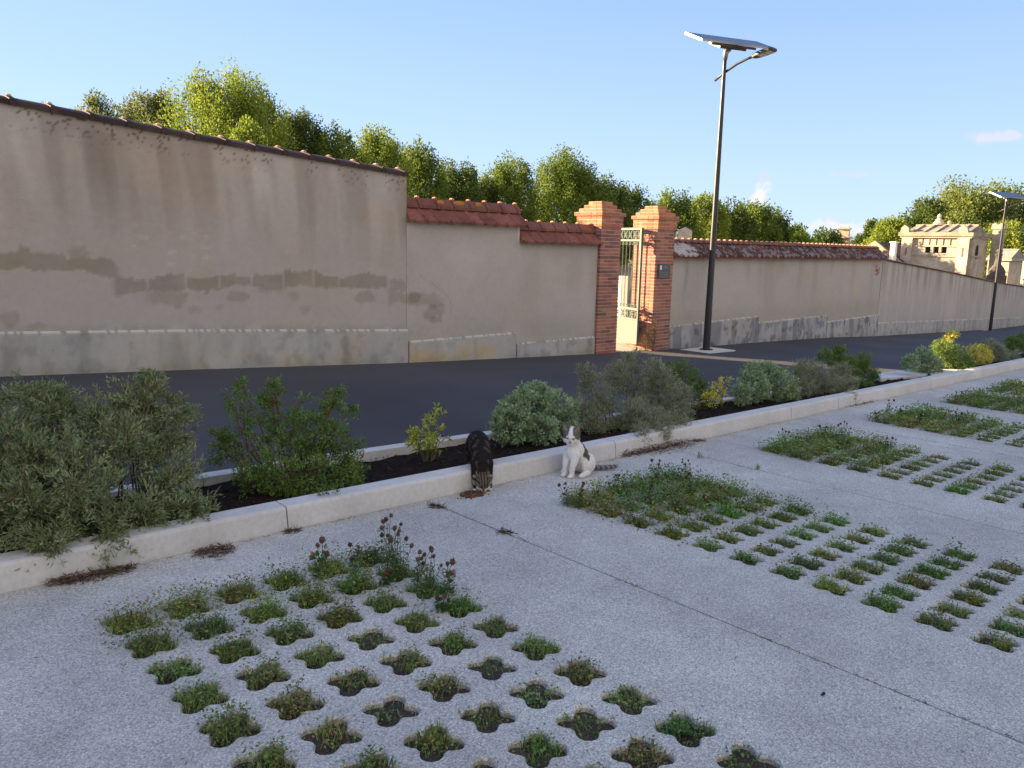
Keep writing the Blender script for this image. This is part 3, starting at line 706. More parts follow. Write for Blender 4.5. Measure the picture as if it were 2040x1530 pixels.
for (zl_, zh_, nm) in ((1.70, 1.855, 'scrollwork'), (.29, .425, 'scrollwork')):
    m = MB(); hm = (zl_+zh_)/2; hh = (zh_-zl_)/2
    for k in range(6):
        cx_ = .09+k*.165
        for sx in (-1, 1):
            for sz in (-1, 1):
                m.tube(spiral(cx_+sx*.036, zz(hm+sz*hh*.5), hh*.46, 1.4, (0 if sx < 0 else math.pi), sx*sz), .0062, 5)
        m.tube([(cx_-.07, 0, zz(hm-hh)), (cx_, 0, zz(hm)), (cx_+.07, 0, zz(hm+hh))], .006, 5); m.tube([(cx_-.07, 0, zz(hm+hh)), (cx_, 0, zz(hm)), (cx_+.07, 0, zz(hm-hh))], .006, 5)
    gl(m, nm)
for s_, m in bars:
    for sx in (-1, 1): m.tube(spiral(s_+sx*.03, zz(1.62), .028, 1.1, math.pi/2, sx), .0055, 5); m.tube(spiral(s_+sx*.028, zz(.51), .026, 1.1, -math.pi/2, -sx), .0055, 5)
    gl(m, 'bar')
for z_ in (1.80, 1.60, .36, .16): gl(MB().tube([(.02, 0, zz(z_)), (-.01, -.07, zz(z_)), (-.02, -.15, zz(z_))], .013, 6), 'hinge')

# ------------------------------------------------------------------ solar street lamps
def make_lamp():
    t = thing('street_lamp', 'tall dark solar street lamp against the tiled wall, right of the brick gateway', 'street lamp', (12.77, 8.35, -.30), group='solar street lamps')
    m = MB(); m.lathe([(.066, 0), (.064, .4), (.05, 2.5), (.032, 5.0), (.03, 5.3), (0.001, 5.3)], (0, 0, .012), 14); m.lathe([(.0, 0), (.12, 0), (.12, .014), (.07, .016)], (0, 0, .012), 14)
    m.build('pole', 'dark_metal', t, smooth=True)
    m = MB(); m.box((-.42, -.36, -.1), (.42, .30, .012)); m.build('footing_slab', 'concrete', t)
    az, tl = math.radians(-22.3), math.radians(22.6)
    Mp = Matrix.Translation((.047, -.05, 5.43)) @ Matrix.Rotation(az, 4, 'Z') @ Matrix.Rotation(tl, 4, 'X')
    m = MB(); m.box((-.725, -.285, .004), (.725, .285, .016), M4=Mp); sp = m.build('solar_panel', 'solar', t)
    m = MB()
    for lo, hi in (((-.745, -.30, -.012), (.745, -.285, .018)), ((-.745, .285, -.02), (.745, .30, .02)), ((-.745, -.285, -.02), (-.725, .285, .02)), ((.725, -.285, -.02), (.745, .285, .02))): m.box(lo, hi, M4=Mp)
    m.build('panel_frame', 'steel', sp)
    m = MB()
    m.box((-.55, -.30, -.055), (.36, -.24, -.021), M4=Mp); m.box((-.55, .2, -.055), (.36, .26, -.021), M4=Mp)
    m.box((-.30, -.20, -.105), (.24, .18, -.056), M4=Mp)
    m.build('battery_housing', 'dark_metal', t)
    m = MB(); m.tube([(0, 0, 5.12), (.0, -.01, 5.24), (.03, -.04, 5.31)], [.04, .05, .065], 8); m.build('mounting_bracket', 'steel', t, smooth=True)
    arm = np.array([(.02, .19, 4.80), (.02, .03, 4.90), (.02, -.23, 5.02), (.02, -.45, 5.085), (.02, -.56, 5.10)])
    MB().tube(arm, .022, 8).build('arm', 'dark_metal', t, smooth=True)
    Mh = Matrix.Translation((.03, -.54, 5.10)) @ Matrix.Rotation(math.radians(-10), 4, 'X')
    m = MB(); ol = [(-.055, 0), (-.10, -.08), (-.115, -.2), (-.11, -.34), (-.07, -.40), (.07, -.40), (.11, -.34), (.115, -.2), (.10, -.08), (.055, 0)]
    lay = [(1, -.025), (1.0, .01), (.85, .035), (.5, .045)]
    P = np.array([[((x*s), -.2+(y+.2)*s, z) for x, y in ol] for s, z in lay]); n = len(ol)
    P = P@np.array(Mh)[:3, :3].T+np.array(Mh)[:3, 3]
    V = P.reshape(-1, 3); i = np.arange(3)[:, None]*n; j = np.arange(n)[None]; k = (j+1) % n
    m.add(V, np.stack([i+k, i+j, i+n+j, i+n+k], -1).reshape(-1, 4)); m.f.append(np.array([list(range(n))])); m.f.append(np.array([list(range(3*n, 4*n))[::-1]]))
    hd = m.build('lamp_head', 'dark_metal', t)
    for q in (0, 1): MB().box((-.08, -.35+q*.13, -.032), (.08, -.24+q*.13, -.0255), M4=Mh).build('lens', 'lens', hd)
    return t
lamp = make_lamp()
l2 = copy_tree(lamp); l2.location = (36.7, 10.58, -1.49)
l2['label'] = 'distant solar street lamp at the right edge, in front of the far wall'
# ------------------------------------------------------------------ shrubs
def stems_to(tips, base, nb, spread, c0, c1, r0=.007, r1=.0018, bow=.35, seg=7):
    """curved stems from a few root points to each tip; returns mesh builder and per-tip curve points"""
    m = MB(); roots = base+np.c_[RNG.normal(0, spread, (nb, 2)), np.zeros(nb)]
    out = []
    for tp in tips:
        rt = roots[np.argmin(np.linalg.norm((roots-tp)[:, :2], axis=1)+RNG.uniform(0, spread*1.5, nb))]
        d = tp-rt; L = np.linalg.norm(d)
        ctrl = rt+d*np.array([.35, .35, .35])+np.array([0, 0, L*bow*RNG.uniform(.3, 1)])+RNG.normal(0, L*.06, 3)
        t = np.linspace(0, 1, seg)[:, None]
        q = rt*(1-t)**2+2*ctrl*t*(1-t)+tp*t*t+RNG.normal(0, L*.012, (seg, 3))*(t > 0)
        out.append(q)
        m.tube(q, np.linspace(r0*RNG.uniform(.7, 1.2), r1, seg), 4, np.asarray(c0)*(1-t)+np.asarray(c1)*t, cap=False)
    return m, out
def sample_lumps(lumps, n, shell=.55, zmin=None):
    """lumps: list of (centre, radius); points biased to the outside of each lump"""
    w = np.array([r**2.1 for c, r in lumps]); w /= w.sum()
    idx = RNG.choice(len(lumps), n, p=w); C = np.array([c for c, r in lumps])[idx]; Rr = np.array([r for c, r in lumps])[idx]
    u = rdir(n); rad = (shell+(1-shell)*RNG.random(n)**.7)*RNG.uniform(.85, 1.12, n)
    return C+u*(Rr*rad)[:, None], u
def leaf_frames(dirs, out, lift=.35, jit=.5):
    n = len(dirs); A = unit(dirs*.5+rdir(n)*jit+np.array([0, 0, lift])+out*.4); Sd = unit(np.cross(A, rdir(n))); return A, Sd
def px_lumps(L):
    r = []
    for (x, y, rad, Y) in L:
        c = at_y(x, y, Y); d = np.linalg.norm(c-np.array([0, 0, H])); r.append((c, rad/F*d*.97))
    return r
def shrub(name, label, base, L, style, group='shrubs in the planting beds', cat='shrub', dens=1.0, seed=None):
    lumps = px_lumps(L); bx, by, bz = base
    st = STY[style]
    area = sum(r*r for c, r in lumps)
    t = thing(name, label, cat, base, group=group)
    nt = int(st['tips']*area*dens); tips, u = sample_lumps(lumps, nt, st.get('shell', .55))
    tips[:, 2] = np.maximum(tips[:, 2], np.where(tips[:, 1] < 4.05, -S*tips[:, 0]+.03, np.array([zbed(a, b)+.015 for a, b in tips[:, :2]])))
    C_ = np.array([c for c, r in lumps]); R_ = np.array([r for c, r in lumps])
    sm, mains = stems_to(np.repeat(C_, 2, 0)+RNG.normal(0, 1, (2*len(C_), 3))*np.repeat(R_, 2)[:, None]*.25, np.array(base)+np.array([0, 0, -.02]), st['nb'], st['spread'], st['c0'], st['c1'], st['r0'], st['r1']*1.6, st.get('bow', .3))
    mp = np.concatenate([q[3:] for q in mains]); dd = np.linalg.norm(tips[:, None]-mp[None]-np.array([0, 0, .0]), axis=2)+RNG.uniform(0, .10, (nt, len(mp)))
    rt = mp[np.argmin(dd, 1)]; seg = 6; t_ = np.linspace(0, 1, seg)[None, :, None]
    d_ = tips-rt; Ld = np.linalg.norm(d_, axis=1)[:, None]; ct = rt+d_*.45+np.c_[RNG.normal(0, .12, (nt, 2)), RNG.uniform(-.1, .28, nt)]*Ld
    cur = rt[:, None]*(1-t_)**2+2*ct[:, None]*t_*(1-t_)+tips[:, None]*t_**2+RNG.normal(0, .012, (nt, seg, 3))*Ld[:, None]*(t_ > 0)
    tw = RNG.random(nt) < st.get('twig', .6); rr_ = np.linspace(st['r1']*1.5, st['r1']*.7, seg)
    for q in cur[tw]: sm.tube(q, rr_, 3, st['c1'], cap=False)
    curves = cur
    sm.build('stems', 'stem', t, origin=base)
    m = MB(); cur = np.array(curves)                   # (nt, seg, 3)
    k = st['lpt']; ti = np.repeat(np.arange(nt), k)
    s = 1-RNG.random(nt*k)**1.3*st['along']; pos = s*(cur.shape[1]-1)
    i0 = np.minimum(pos.astype(int), cur.shape[1]-2); fr = (pos-i0)[:, None]
    B = cur[ti, i0]*(1-fr)+cur[ti, i0+1]*fr; tg = unit(cur[ti, i0+1]-cur[ti, i0])
    B = B+RNG.normal(0, st['scat'], B.shape)
    A, Sd = leaf_frames(tg, u[ti], st['lift'], st['jit'])
    ln = st['len']*RNG.uniform(.6, 1.25, len(B)); wd = st['wid']*RNG.uniform(.7, 1.25, len(B))
    cols = np.array(st['cols']); w = np.array(st['cw'], float); w /= w.sum()
    tipc = RNG.choice(len(cols), nt, p=w); c = cols[tipc[ti]]*.6+cols[RNG.choice(len(cols), len(B), p=w)]*.4
    c = c*1.6*RNG.uniform(.72, 1.3, (len(B), 1))*(.85+.3*RNG.random((nt, 1))[ti])
    if 'dry' in st:
        dr = (RNG.random(len(B)) < st['dry']*sst(.2, .9, 1-s+.15)); c[dr] = np.array([.16, .095, .05])*RNG.uniform(.6, 1.3, (dr.sum(), 1))
    m.cards(B, A, Sd, ln, wd, c, st.get('mid', .45), .06)
    m.build('foliage', 'leaf', t, origin=base)
    return t
STY = {
 'cistus': dict(tips=1900, shell=.15, nb=9, spread=.10, c0=(.085, .06, .045), c1=(.15, .10, .07), r0=.0075, r1=.0015, bow=.18, lpt=26, along=.75, scat=.012, lift=.25, jit=.75, len=.034, wid=.0085,
                cols=[(.165, .195, .085), (.205, .235, .12), (.12, .16, .065), (.25, .24, .105)], cw=[4, 3, 3, 1], dry=.16),
 'open':   dict(tips=1500, shell=.25, nb=6, spread=.07, c0=(.075, .04, .03), c1=(.17, .075, .045), r0=.008, r1=.0016, bow=.14, lpt=26, along=.45, scat=.013, lift=.05, jit=.9, len=.027, wid=.009,
                cols=[(.085, .145, .032), (.115, .19, .04), (.058, .105, .025), (.15, .20, .05)], cw=[4, 3, 2, 1.2], dry=.10),
 'dome':   dict(tips=4200, shell=.82, nb=5, spread=.08, c0=(.06, .05, .04), c1=(.12, .12, .07), r0=.006, r1=.0014, bow=.1, lpt=17, along=.3, scat=.010, lift=.25, jit=.8, len=.026, wid=.0165,
                cols=[(.18, .245, .12), (.235, .30, .16), (.14, .20, .09), (.29, .35, .205)], cw=[4, 3, 2, 1.5], mid=.55),
 'feather': dict(tips=3400, shell=.35, nb=9, spread=.09, c0=(.08, .06, .05), c1=(.16, .12, .085), r0=.006, r1=.0013, bow=.16, lpt=24, along=.6, scat=.012, lift=.35, jit=.6, len=.027, wid=.0052,
                cols=[(.20, .22, .125), (.26, .275, .165), (.155, .185, .095), (.25, .225, .14)], cw=[4, 3, 2, 1], dry=.22),
 'sapling': dict(tips=1900, shell=.1, nb=3, spread=.03, c0=(.16, .10, .05), c1=(.20, .17, .06), r0=.0045, r1=.0014, bow=.05, lpt=9, along=.65, scat=.006, lift=.05, jit=.9, len=.042, wid=.013,
                cols=[(.34, .33, .055), (.27, .30, .05), (.17, .24, .045)], cw=[4, 3, 2]),
 'gold':   dict(tips=2300, shell=.6, nb=5, spread=.06, c0=(.12, .08, .04), c1=(.22, .17, .06), r0=.005, r1=.0013, bow=.1, lpt=15, along=.25, scat=.012, lift=.2, jit=.8, len=.028, wid=.011,
                cols=[(.50, .43, .07), (.42, .38, .06), (.30, .31, .06)], cw=[4, 3, 2]),
}
def bed(px, Y):
    """root point in the bed: column px of the photo, distance Y"""
    d = ray(px, 800.); X = d[0]/d[1]*Y; return (float(X), float(Y), zbed(float(X), float(Y)))
shrub('shrub', 'big sprawling grey-green shrub spilling over the kerb at the left edge', bed(190, 4.55),
      [(30,830,62,4.75),(115,850,70,4.8),(60,790,45,4.9),(130,800,45,4.9),(205,845,75,4.75),(255,800,48,4.85),(300,790,52,4.85),(300,752,24,4.85),(345,815,50,4.8),(330,870,65,4.7),(240,900,80,4.5),
       (130,925,85,4.4),(20,930,90,4.4),(350,960,70,4.35),(60,1020,85,4.15),(180,1010,95,4.15),(300,1025,85,4.1),(390,1020,55,4.1),(100,1085,50,3.98),(220,1090,45,3.98),(-60,900,120,4.6),(-60,1010,110,4.3)], 'cistus')
shrub('shrub', 'open dark green shrub with reddish stems, beside the big grey-green one', bed(585, 4.55),
      [(470,795,36,4.8),(540,795,38,4.8),(610,825,42,4.7),(660,805,32,4.7),(680,778,16,4.7),(695,815,22,4.7),(510,855,50,4.75),(585,870,62,4.6),(660,875,55,4.5),(700,905,42,4.4),(460,905,42,4.75),(540,935,58,4.4),
       (630,950,58,4.3),(700,935,38,4.3),(655,985,22,4.0),(480,770,16,4.8),(545,768,16,4.8),(500,955,45,4.5),(570,975,38,4.35),(440,870,30,4.8),(722,955,26,4.2),(610,905,58,4.7),(690,960,30,4.25)], 'open', dens=1.15)
shrub('shrub', 'small yellow-green sapling alone on the bare dark mulch', bed(850, 4.55), [(855,845,26,4.55),(873,822,15,4.55),(832,878,24,4.5),(878,875,22,4.55),(850,880,28,4.5),(820,860,14,4.55)], 'sapling')
shrub('shrub', 'domed pale green shrub behind the two cats', bed(1060, 4.6), [(1060,825,62,4.6),(1015,845,42,4.5),(1110,828,48,4.6),(1065,800,40,4.7),(1080,855,34,4.35),(1025,815,32,4.6),(1130,855,24,4.5)], 'dome')
shrub('shrub', 'grey-brown feathery shrub with a wispy tall tip in front of the gate', bed(1215, 4.75), [(1185,790,48,4.75),(1170,748,30,4.8),(1225,748,36,4.8),(1200,835,46,4.6),(1255,760,42,4.8),(1250,720,22,4.85),(1268,705,14,4.85),(1160,820,36,4.7),(1180,850,34,4.5),(1235,855,36,4.5)], 'feather', dens=.85)
shrub('shrub', 'large grey-green feathery shrub hanging over the kerb right of the white cat', bed(1305, 4.4), [(1310,785,62,4.5),(1350,800,44,4.45),(1265,830,48,4.35),(1300,845,46,4.1),(1345,850,38,4.1),(1275,868,26,4.0),(1320,870,22,3.98),(1300,745,36,4.6),(1340,830,48,4.35),(1260,845,40,4.4)], 'feather')
shrub('shrub', 'dark green shrub peeping out behind the large feathery one', bed(1370, 4.85), [(1370,755,34,4.9),(1338,738,24,4.95),(1398,775,26,4.85),(1360,728,14,4.95),(1400,800,24,4.7)], 'open', dens=1.5)
shrub('shrub', 'sparse golden-leaved shrub left of a domed shrub, its leaves lit against the road', bed(1428, 4.6), [(1430,780,24,4.65),(1442,762,15,4.65),(1415,795,18,4.6)], 'gold', dens=.8)
shrub('shrub', 'domed pale green shrub at the middle of the far half of the first bed', bed(1520, 4.45), [(1500,768,34,4.5),(1545,772,42,4.5),(1525,748,30,4.6),(1480,785,22,4.4),(1570,788,24,4.35),(1500,738,18,4.6)], 'dome')
shrub('shrub', 'grey feathery shrub right of the domed one on the first bed', bed(1620, 4.4), [(1615,745,36,4.5),(1640,772,30,4.35),(1592,735,22,4.5),(1600,775,26,4.4)], 'feather')
shrub('shrub', 'silvery feathery shrub drooping over the kerb near the first bed\'s far end', bed(1690, 4.3), [(1675,745,28,4.4),(1690,770,26,4.2),(1695,792,14,4.0),(1660,768,22,4.3)], 'feather')
shrub('shrub', 'dark green shrub at the back of the first bed\'s far end', bed(1690, 4.6), [(1672,716,24,4.7),(1715,722,26,4.65),(1733,748,20,4.5),(1642,708,18,4.7),(1725,768,16,4.35),(1690,735,26,4.6),(1672,698,10,4.7)], 'open', dens=2.2)
G2 = 'shrubs in the far planting bed'
shrub('shrub', 'low domed grey-green shrub at the near tip of the far bed', bed(1838, 4.4), [(1838,722,26,4.4),(1816,724,17,4.35),(1858,728,18,4.35)], 'dome', G2)
shrub('shrub', 'dark feathery shrub topped by a sunlit yellow sprig in the far bed', bed(1895, 4.4), [(1890,708,32,4.4),(1915,722,27,4.35),(1872,695,20,4.45),(1930,735,15,4.2)], 'open', G2, dens=1.9)
shrub('shrub', 'small sunlit yellow sprig rising from the dark feathery shrub', bed(1893, 4.5), [(1893,673,13,4.5),(1884,685,9,4.5),(1900,668,8,4.5)], 'gold', G2, dens=1.5)
shrub('shrub', 'bright sunlit golden dome shrub in the far bed', bed(1950, 4.35), [(1950,708,21,4.35),(1940,700,14,4.35),(1960,715,14,4.3)], 'gold', G2, dens=1.4)
shrub('shrub', 'grey feathery shrub right of the golden dome', bed(1990, 4.3), [(1985,705,24,4.3),(2012,715,21,4.25),(1975,690,16,4.4),(1960,690,12,4.5)], 'feather', G2)
shrub('shrub', 'green shrub at the right edge behind the grey feathery one', bed(2030, 4.45), [(2020,688,20,4.45),(2038,676,16,4.5),(2055,690,24,4.4)], 'open', G2, dens=2)

# ------------------------------------------------------------------ grass and weeds in the paver cells
def cover(k, x, y):
    """how overgrown a cell is: 0 bare .. 1 full .. >1 spilling over"""
    n = fbm(x*2.1+k*7, y*2.1, 90+k, 3)
    top = {0: .3, 1: .75, 2: 1.3, 3: 1.5, 4: 1.4, 5: 1.2}.get(k, .8)
    g = sst(YTOP-1.25, YTOP-.25, y)*top
    base = {1: .46, 2: .70}.get(k, .72)
    return base+1.3*(n-.5)+g
GC = 2.1*np.array([(.070, .118, .028), (.095, .155, .036), (.050, .088, .023), (.135, .185, .048), (.14, .115, .055)])
gb = {}
for (k, i, j, x, y, px) in cells:
    if y < -.6 or y > 3.6: continue
    d = math.hypot(x, y)
    if x > 24: continue
    cv = float(cover(k, x, y))+RNG.normal(0, .12); cv = min(max(cv, .12), 1.9)
    lod = 1.0 if d < 4.2 else (.55 if d < 8 else .25); bs = 1.0 if d < 4.2 else (1.35 if d < 8 else 2.0)
    m = gb.setdefault(k, MB())
    kind = RNG.random(); tint = np.array([RNG.uniform(.85, 1.35), RNG.uniform(.85, 1.12), RNG.uniform(.8, 1.1)])*RNG.uniform(.75, 1.2)
    def pts(n, spread=1.0):
        a = RNG.uniform(0, 2*math.pi, n); rr = np.sqrt(RNG.random(n))*cell_r(a, .235)*spread
        # patchy: pull points towards a few clumps
        nc = 3; ca = RNG.uniform(0, 2*math.pi, nc); cr = RNG.uniform(.2, .9, nc)*.08
        cl = RNG.integers(0, nc, n); f = RNG.random(n) < (.65 if cv < .75 else .3)
        X = np.where(f, cr[cl]*np.cos(ca[cl])+RNG.normal(0, .026, n), rr*np.cos(a)); Yp = np.where(f, cr[cl]*np.sin(ca[cl])+RNG.normal(0, .026, n), rr*np.sin(a))
        q = np.hypot(X, Yp); lim = cell_r(np.arctan2(Yp, X), .235)*spread; s_ = np.minimum(1, lim/np.maximum(q, 1e-6))
        X, Yp = X*s_*px/.235, Yp*s_
        return np.stack([x+X, y+Yp, -S*(x+X)-.022+RNG.uniform(0, .006, n)], 1)
    sp = .98 if cv < 1 else 1.0+.42*(cv-1)
    # creeping leaflets (clover, knotweed)
    n = int(430*lod*min(cv, 1.3)*(1.1 if kind > .35 else .55)); 
    if n > 0:
        B = pts(n, sp); B[:, 2] += RNG.random(n)**1.4*(.035+.045*cv)
        A = unit(np.c_[RNG.normal(0, 1, (n, 2)), RNG.normal(.25, .4, n)]); Sd = unit(np.cross(A, unit(np.c_[RNG.normal(0, .4, (n, 2)), np.ones(n)])))
        c = GC[RNG.choice(5, n, p=[.32, .28, .16, .12, .12])]*tint*RNG.uniform(.65, 1.35, (n, 1))
        m.cards(B, A, Sd, RNG.uniform(.009, .019, n)*bs, RNG.uniform(.006, .011, n)*bs, c, .55, .08)
    # grass blades
    n = int(210*lod*cv*(1.3 if kind < .45 else .6))
    if n > 0:
        B = pts(n, sp*.95); a = RNG.uniform(0, 2*math.pi, n)
        c = GC[RNG.choice(5, n, p=[.32, .28, .14, .12, .14])]*tint*RNG.uniform(.7, 1.35, (n, 1))
        m.blades(B, np.stack([np.cos(a), np.sin(a), 0*a], 1), RNG.uniform(.026, .066, n)*(.75+.35*cv), RNG.uniform(.0022, .0042, n)*bs, c, RNG.uniform(.4, 1.3, n))
    if cv > 1.0:                                        # weeds merging over the ribs
        n = int(620*lod*(cv-1)); B = np.stack([x+RNG.uniform(-.62, .62, n)*px, y+RNG.uniform(-.62, .62, n)*PY, 0*np.zeros(n)], 1); B = B[fbm(B[:, 0]*9, B[:, 1]*9, 300+k, 3) > .44]; B = B[B[:, 1] < 3.62]; n = len(B)
        B[:, 2] = -S*B[:, 0]+.003+RNG.random(n)**1.5*.05*cv; A = unit(np.c_[RNG.normal(0, 1, (n, 2)), RNG.normal(.2, .35, n)]); Sd = unit(np.cross(A, unit(np.c_[RNG.normal(0, .4, (n, 2)), np.ones(n)])))
        if n: m.cards(B, A, Sd, RNG.uniform(.010, .022, n)*bs, RNG.uniform(.006, .012, n)*bs, GC[RNG.choice(5, n, p=[.32, .28, .14, .12, .14])]*tint*RNG.uniform(.65, 1.3, (n, 1)), .55, .08)
    # dry matter lying at the soil
    n = int(60*lod)
    B = pts(n, .98); a = RNG.uniform(0, 2*math.pi, n); A = np.stack([np.cos(a), np.sin(a), RNG.normal(0, .15, n)], 1)
    m.cards(B, unit(A), unit(np.cross(A, [0, 0, 1.])), RNG.uniform(.012, .035, n)*bs, .0035*bs, np.array([.12, .085, .055])*RNG.uniform(.5, 1.5, (n, 1)), .5, .05)
NAME = {0: 'behind the left edge', 1: 'nearest', 2: 'second', 3: 'third', 4: 'fourth'}
for k, m in gb.items():
    tag(m.build('grass', 'grass'), 'grass, clover and low weeds growing in the paver cells', 'grass', kind='stuff')
# weeds along the joints and at the foot of the kerb
m = MB()
for (x0, y0, x1, y1, n) in [(2.96, .6, 2.96, 3.9, 260), (5.49, 1.2, 5.49, 3.9, 160), (7.85, 1.5, 7.85, 3.9, 90), (.9, 3.915, 7, 3.915, 420), (7, 3.915, 14, 3.915, 160)]:
    t = RNG.random(n); X = x0+(x1-x0)*t; Yp = y0+(y1-y0)*t; keep = fbm(X*3, Yp*3, 77) > .46
    B = np.stack([X+RNG.normal(0, .006, n), Yp+RNG.normal(0, .008, n), -S*X+.002], 1)[keep]; n2 = len(B)
    A = rdir(n2); A[:, 2] *= .12; A = unit(A); c = np.where(RNG.random((n2, 1)) < .75, np.array([.09, .07, .05]), np.array([.08, .12, .04]))*RNG.uniform(.5, 1.4, (n2, 1))
    m.cards(B, A, unit(np.cross(A, [0, 0, 1.])), RNG.uniform(.008, .03, n2), .004, c, .5, .05)
n = 420; X = RNG.uniform(.6, 9, n); Yp = RNG.uniform(.7, 3.9, n); A = rdir(n); A[:, 2] *= .1; A = unit(A)
m.cards(np.stack([X, Yp, -S*X+.002], 1), A, unit(np.cross(A, [0, 0, 1.])), RNG.uniform(.006, .02, n), .004, np.array([.09, .065, .045])*RNG.uniform(.4, 1.5, (n, 1)), .5, .1)
tag(m.build('joint_debris', 'litter'), 'bits of dry leaf and moss caught in the paving joints and along the kerb foot', 'debris', kind='stuff')
# small grass tufts in the joint
for (px_, py_, lab) in ((1395, 912, 'tiny grass tuft sprouting from the paving joint, the farther one'), (1418, 914, None), (1508, 935, 'tiny grass tuft sprouting from the paving joint, the nearer one')):
    if lab is None: continue
    p = at_ground(px_, py_); t = MB(); n = 22; a = RNG.uniform(0, 6.28, n)
    t.blades(np.tile(p, (n, 1))+RNG.normal(0, .012, (n, 3))*[1, 1, 0], np.stack([np.cos(a), np.sin(a), 0*a], 1), RNG.uniform(.03, .075, n), .003, GC[RNG.integers(0, 5, n)], RNG.uniform(.2, .8, n))
    tag(t.build('grass_tuft', 'grass', origin=p), lab, 'grass tuft')

# clover plants with dry brown heads
def clover(hgt, nh, seed, pink=False):
    rng = np.random.default_rng(seed)
    t = thing('clover_plant', '', 'plant', (0, 0, 0)); sm = MB(); lf = MB(); heads = []
    for q in range(nh):
        a = rng.uniform(0, 6.28); h = hgt*rng.uniform(.55, 1.0); le = rng.uniform(.1, .42)*h
        tip = np.array([math.cos(a)*le, math.sin(a)*le, h]); tt = np.linspace(0, 1, 6)[:, None]
        cv = tip*np.array([1, 1, 0])*tt**1.6+np.array([0, 0, h])*tt+rng.normal(0, .004, (6, 3))*tt
        sm.tube(cv, np.linspace(.0022, .0013, 6), 4, (.11, .12, .05) if rng.random() < .6 else (.13, .09, .05), cap=False)
        heads.append(cv[-1])
        for s in (.25, .45, .62, .8):
            b = cv[int(s*5)]; nl = 3 if s < .7 else 2
            for l in range(nl*2):
                A = unit(np.array([rng.normal(), rng.normal(), rng.normal(.3, .4)]))[None]; 
                lf.cards((b+A[0]*.012)[None], A, unit(np.cross(A, [[.1, .2, 1.]])), rng.uniform(.014, .028), rng.uniform(.009, .015), np.array([[.085, .165, .04]])*rng.uniform(.7, 1.5), .55, .08)
    sm.build('stems', 'stem', t); lf.build('leaves', 'leaf', t)
    for q, p in enumerate(heads):
        pk = pink and q < 1
        hb = MB(); c = np.array([.36, .16, .17]) if pk else np.array([.085, .045, .032])*rng.uniform(.7, 1.7)
        r = rng.uniform(.0075, .0115); hb.ball(p, (r, r, r*1.1), c, 8, 6)
        n = 26; u = unit(rng.normal(size=(n, 3))); hb.cards(p+u*r*.8, u, unit(np.cross(u, [[.3, .5, 1.]])), r*.75, r*.5, c*rng.uniform(.7, 1.4, (n, 1)), .4, 0)
        hb.build('flower_head' if pk else 'seed_head', 'flower', t)
    return t
protos = [clover(.20, 4, 1), clover(.26, 5, 2), clover(.15, 4, 3, True), clover(.30, 4, 4), clover(.11, 5, 5)]
used = set()
def put(kind, px_, py_, label, group, sc=1.0):
    p = at_ground(px_, py_); o = protos[kind]
    if kind in used: o = copy_tree(o)
    used.add(kind)
    o.location = (p[0], p[1], p[2]-.03); o.rotation_euler = (0, 0, RNG.uniform(0, 6.28)); o.scale = (sc,)*3
    o['label'] = label; o['group'] = group; return o
GA = 'clover plants at the top of the nearest paver strip'
LA = 'spindly clover with dry brown heads at the top of the nearest paver strip'
for kd, x, y, sc in ((1, 790, 1140, 1.1), (3, 772, 1128, 1.0), (0, 830, 1165, 1.05), (1, 855, 1180, .9), (3, 800, 1150, .95), (0, 705, 1150, .9), (4, 765, 1165, 1.0), (4, 880, 1215, 1.0)): put(kd, x, y, LA, GA, sc)
put(2, 890, 1185, 'clover with a pink flower at the right side of the nearest strip\'s top', GA, 1.25)
put(2, 640, 1150, 'clover with a pink flower at the left side of the nearest strip\'s top', GA, 1.35)
GB_ = 'clover plants at the top of the second paver strip'
LB = 'low clover with dry brown heads at the top of the second paver strip'
pts2 = [(1130, 1000), (1185, 985), (1215, 990), (1245, 965), (1280, 960), (1310, 950), (1335, 955), (1360, 965), (1290, 985), (1325, 985), (1380, 985), (1410, 1000), (1255, 1000), (1300, 1010), (1345, 1005), (1450, 1010), (1230, 950), (1370, 945), (1150, 1005), (1420, 975)]
for q, (x, y) in enumerate(pts2): put([0, 4, 1, 0, 4][q % 5], x, y+8, LB, GB_, RNG.uniform(.62, .95))
GD = 'clover plants at the top of the third paver strip'
for q, (x, y) in enumerate([(1590, 880), (1640, 885), (1680, 880), (1685, 893), (1730, 900), (1760, 905), (1560, 885)]): put([4, 0, 1, 4][q % 4], x, y, 'low clover with dark heads at the top of the third paver strip', GD, RNG.uniform(.7, 1.0))
GE = 'clover plants at the top of the fourth paver strip'
for q, (x, y) in enumerate([(1745, 835), (1765, 826), (1790, 830), (1830, 842), (1905, 852)]): put([4, 0, 4][q % 3], x, y, 'low clover with dark heads at the top of the fourth paver strip', GE, RNG.uniform(.8, 1.2))
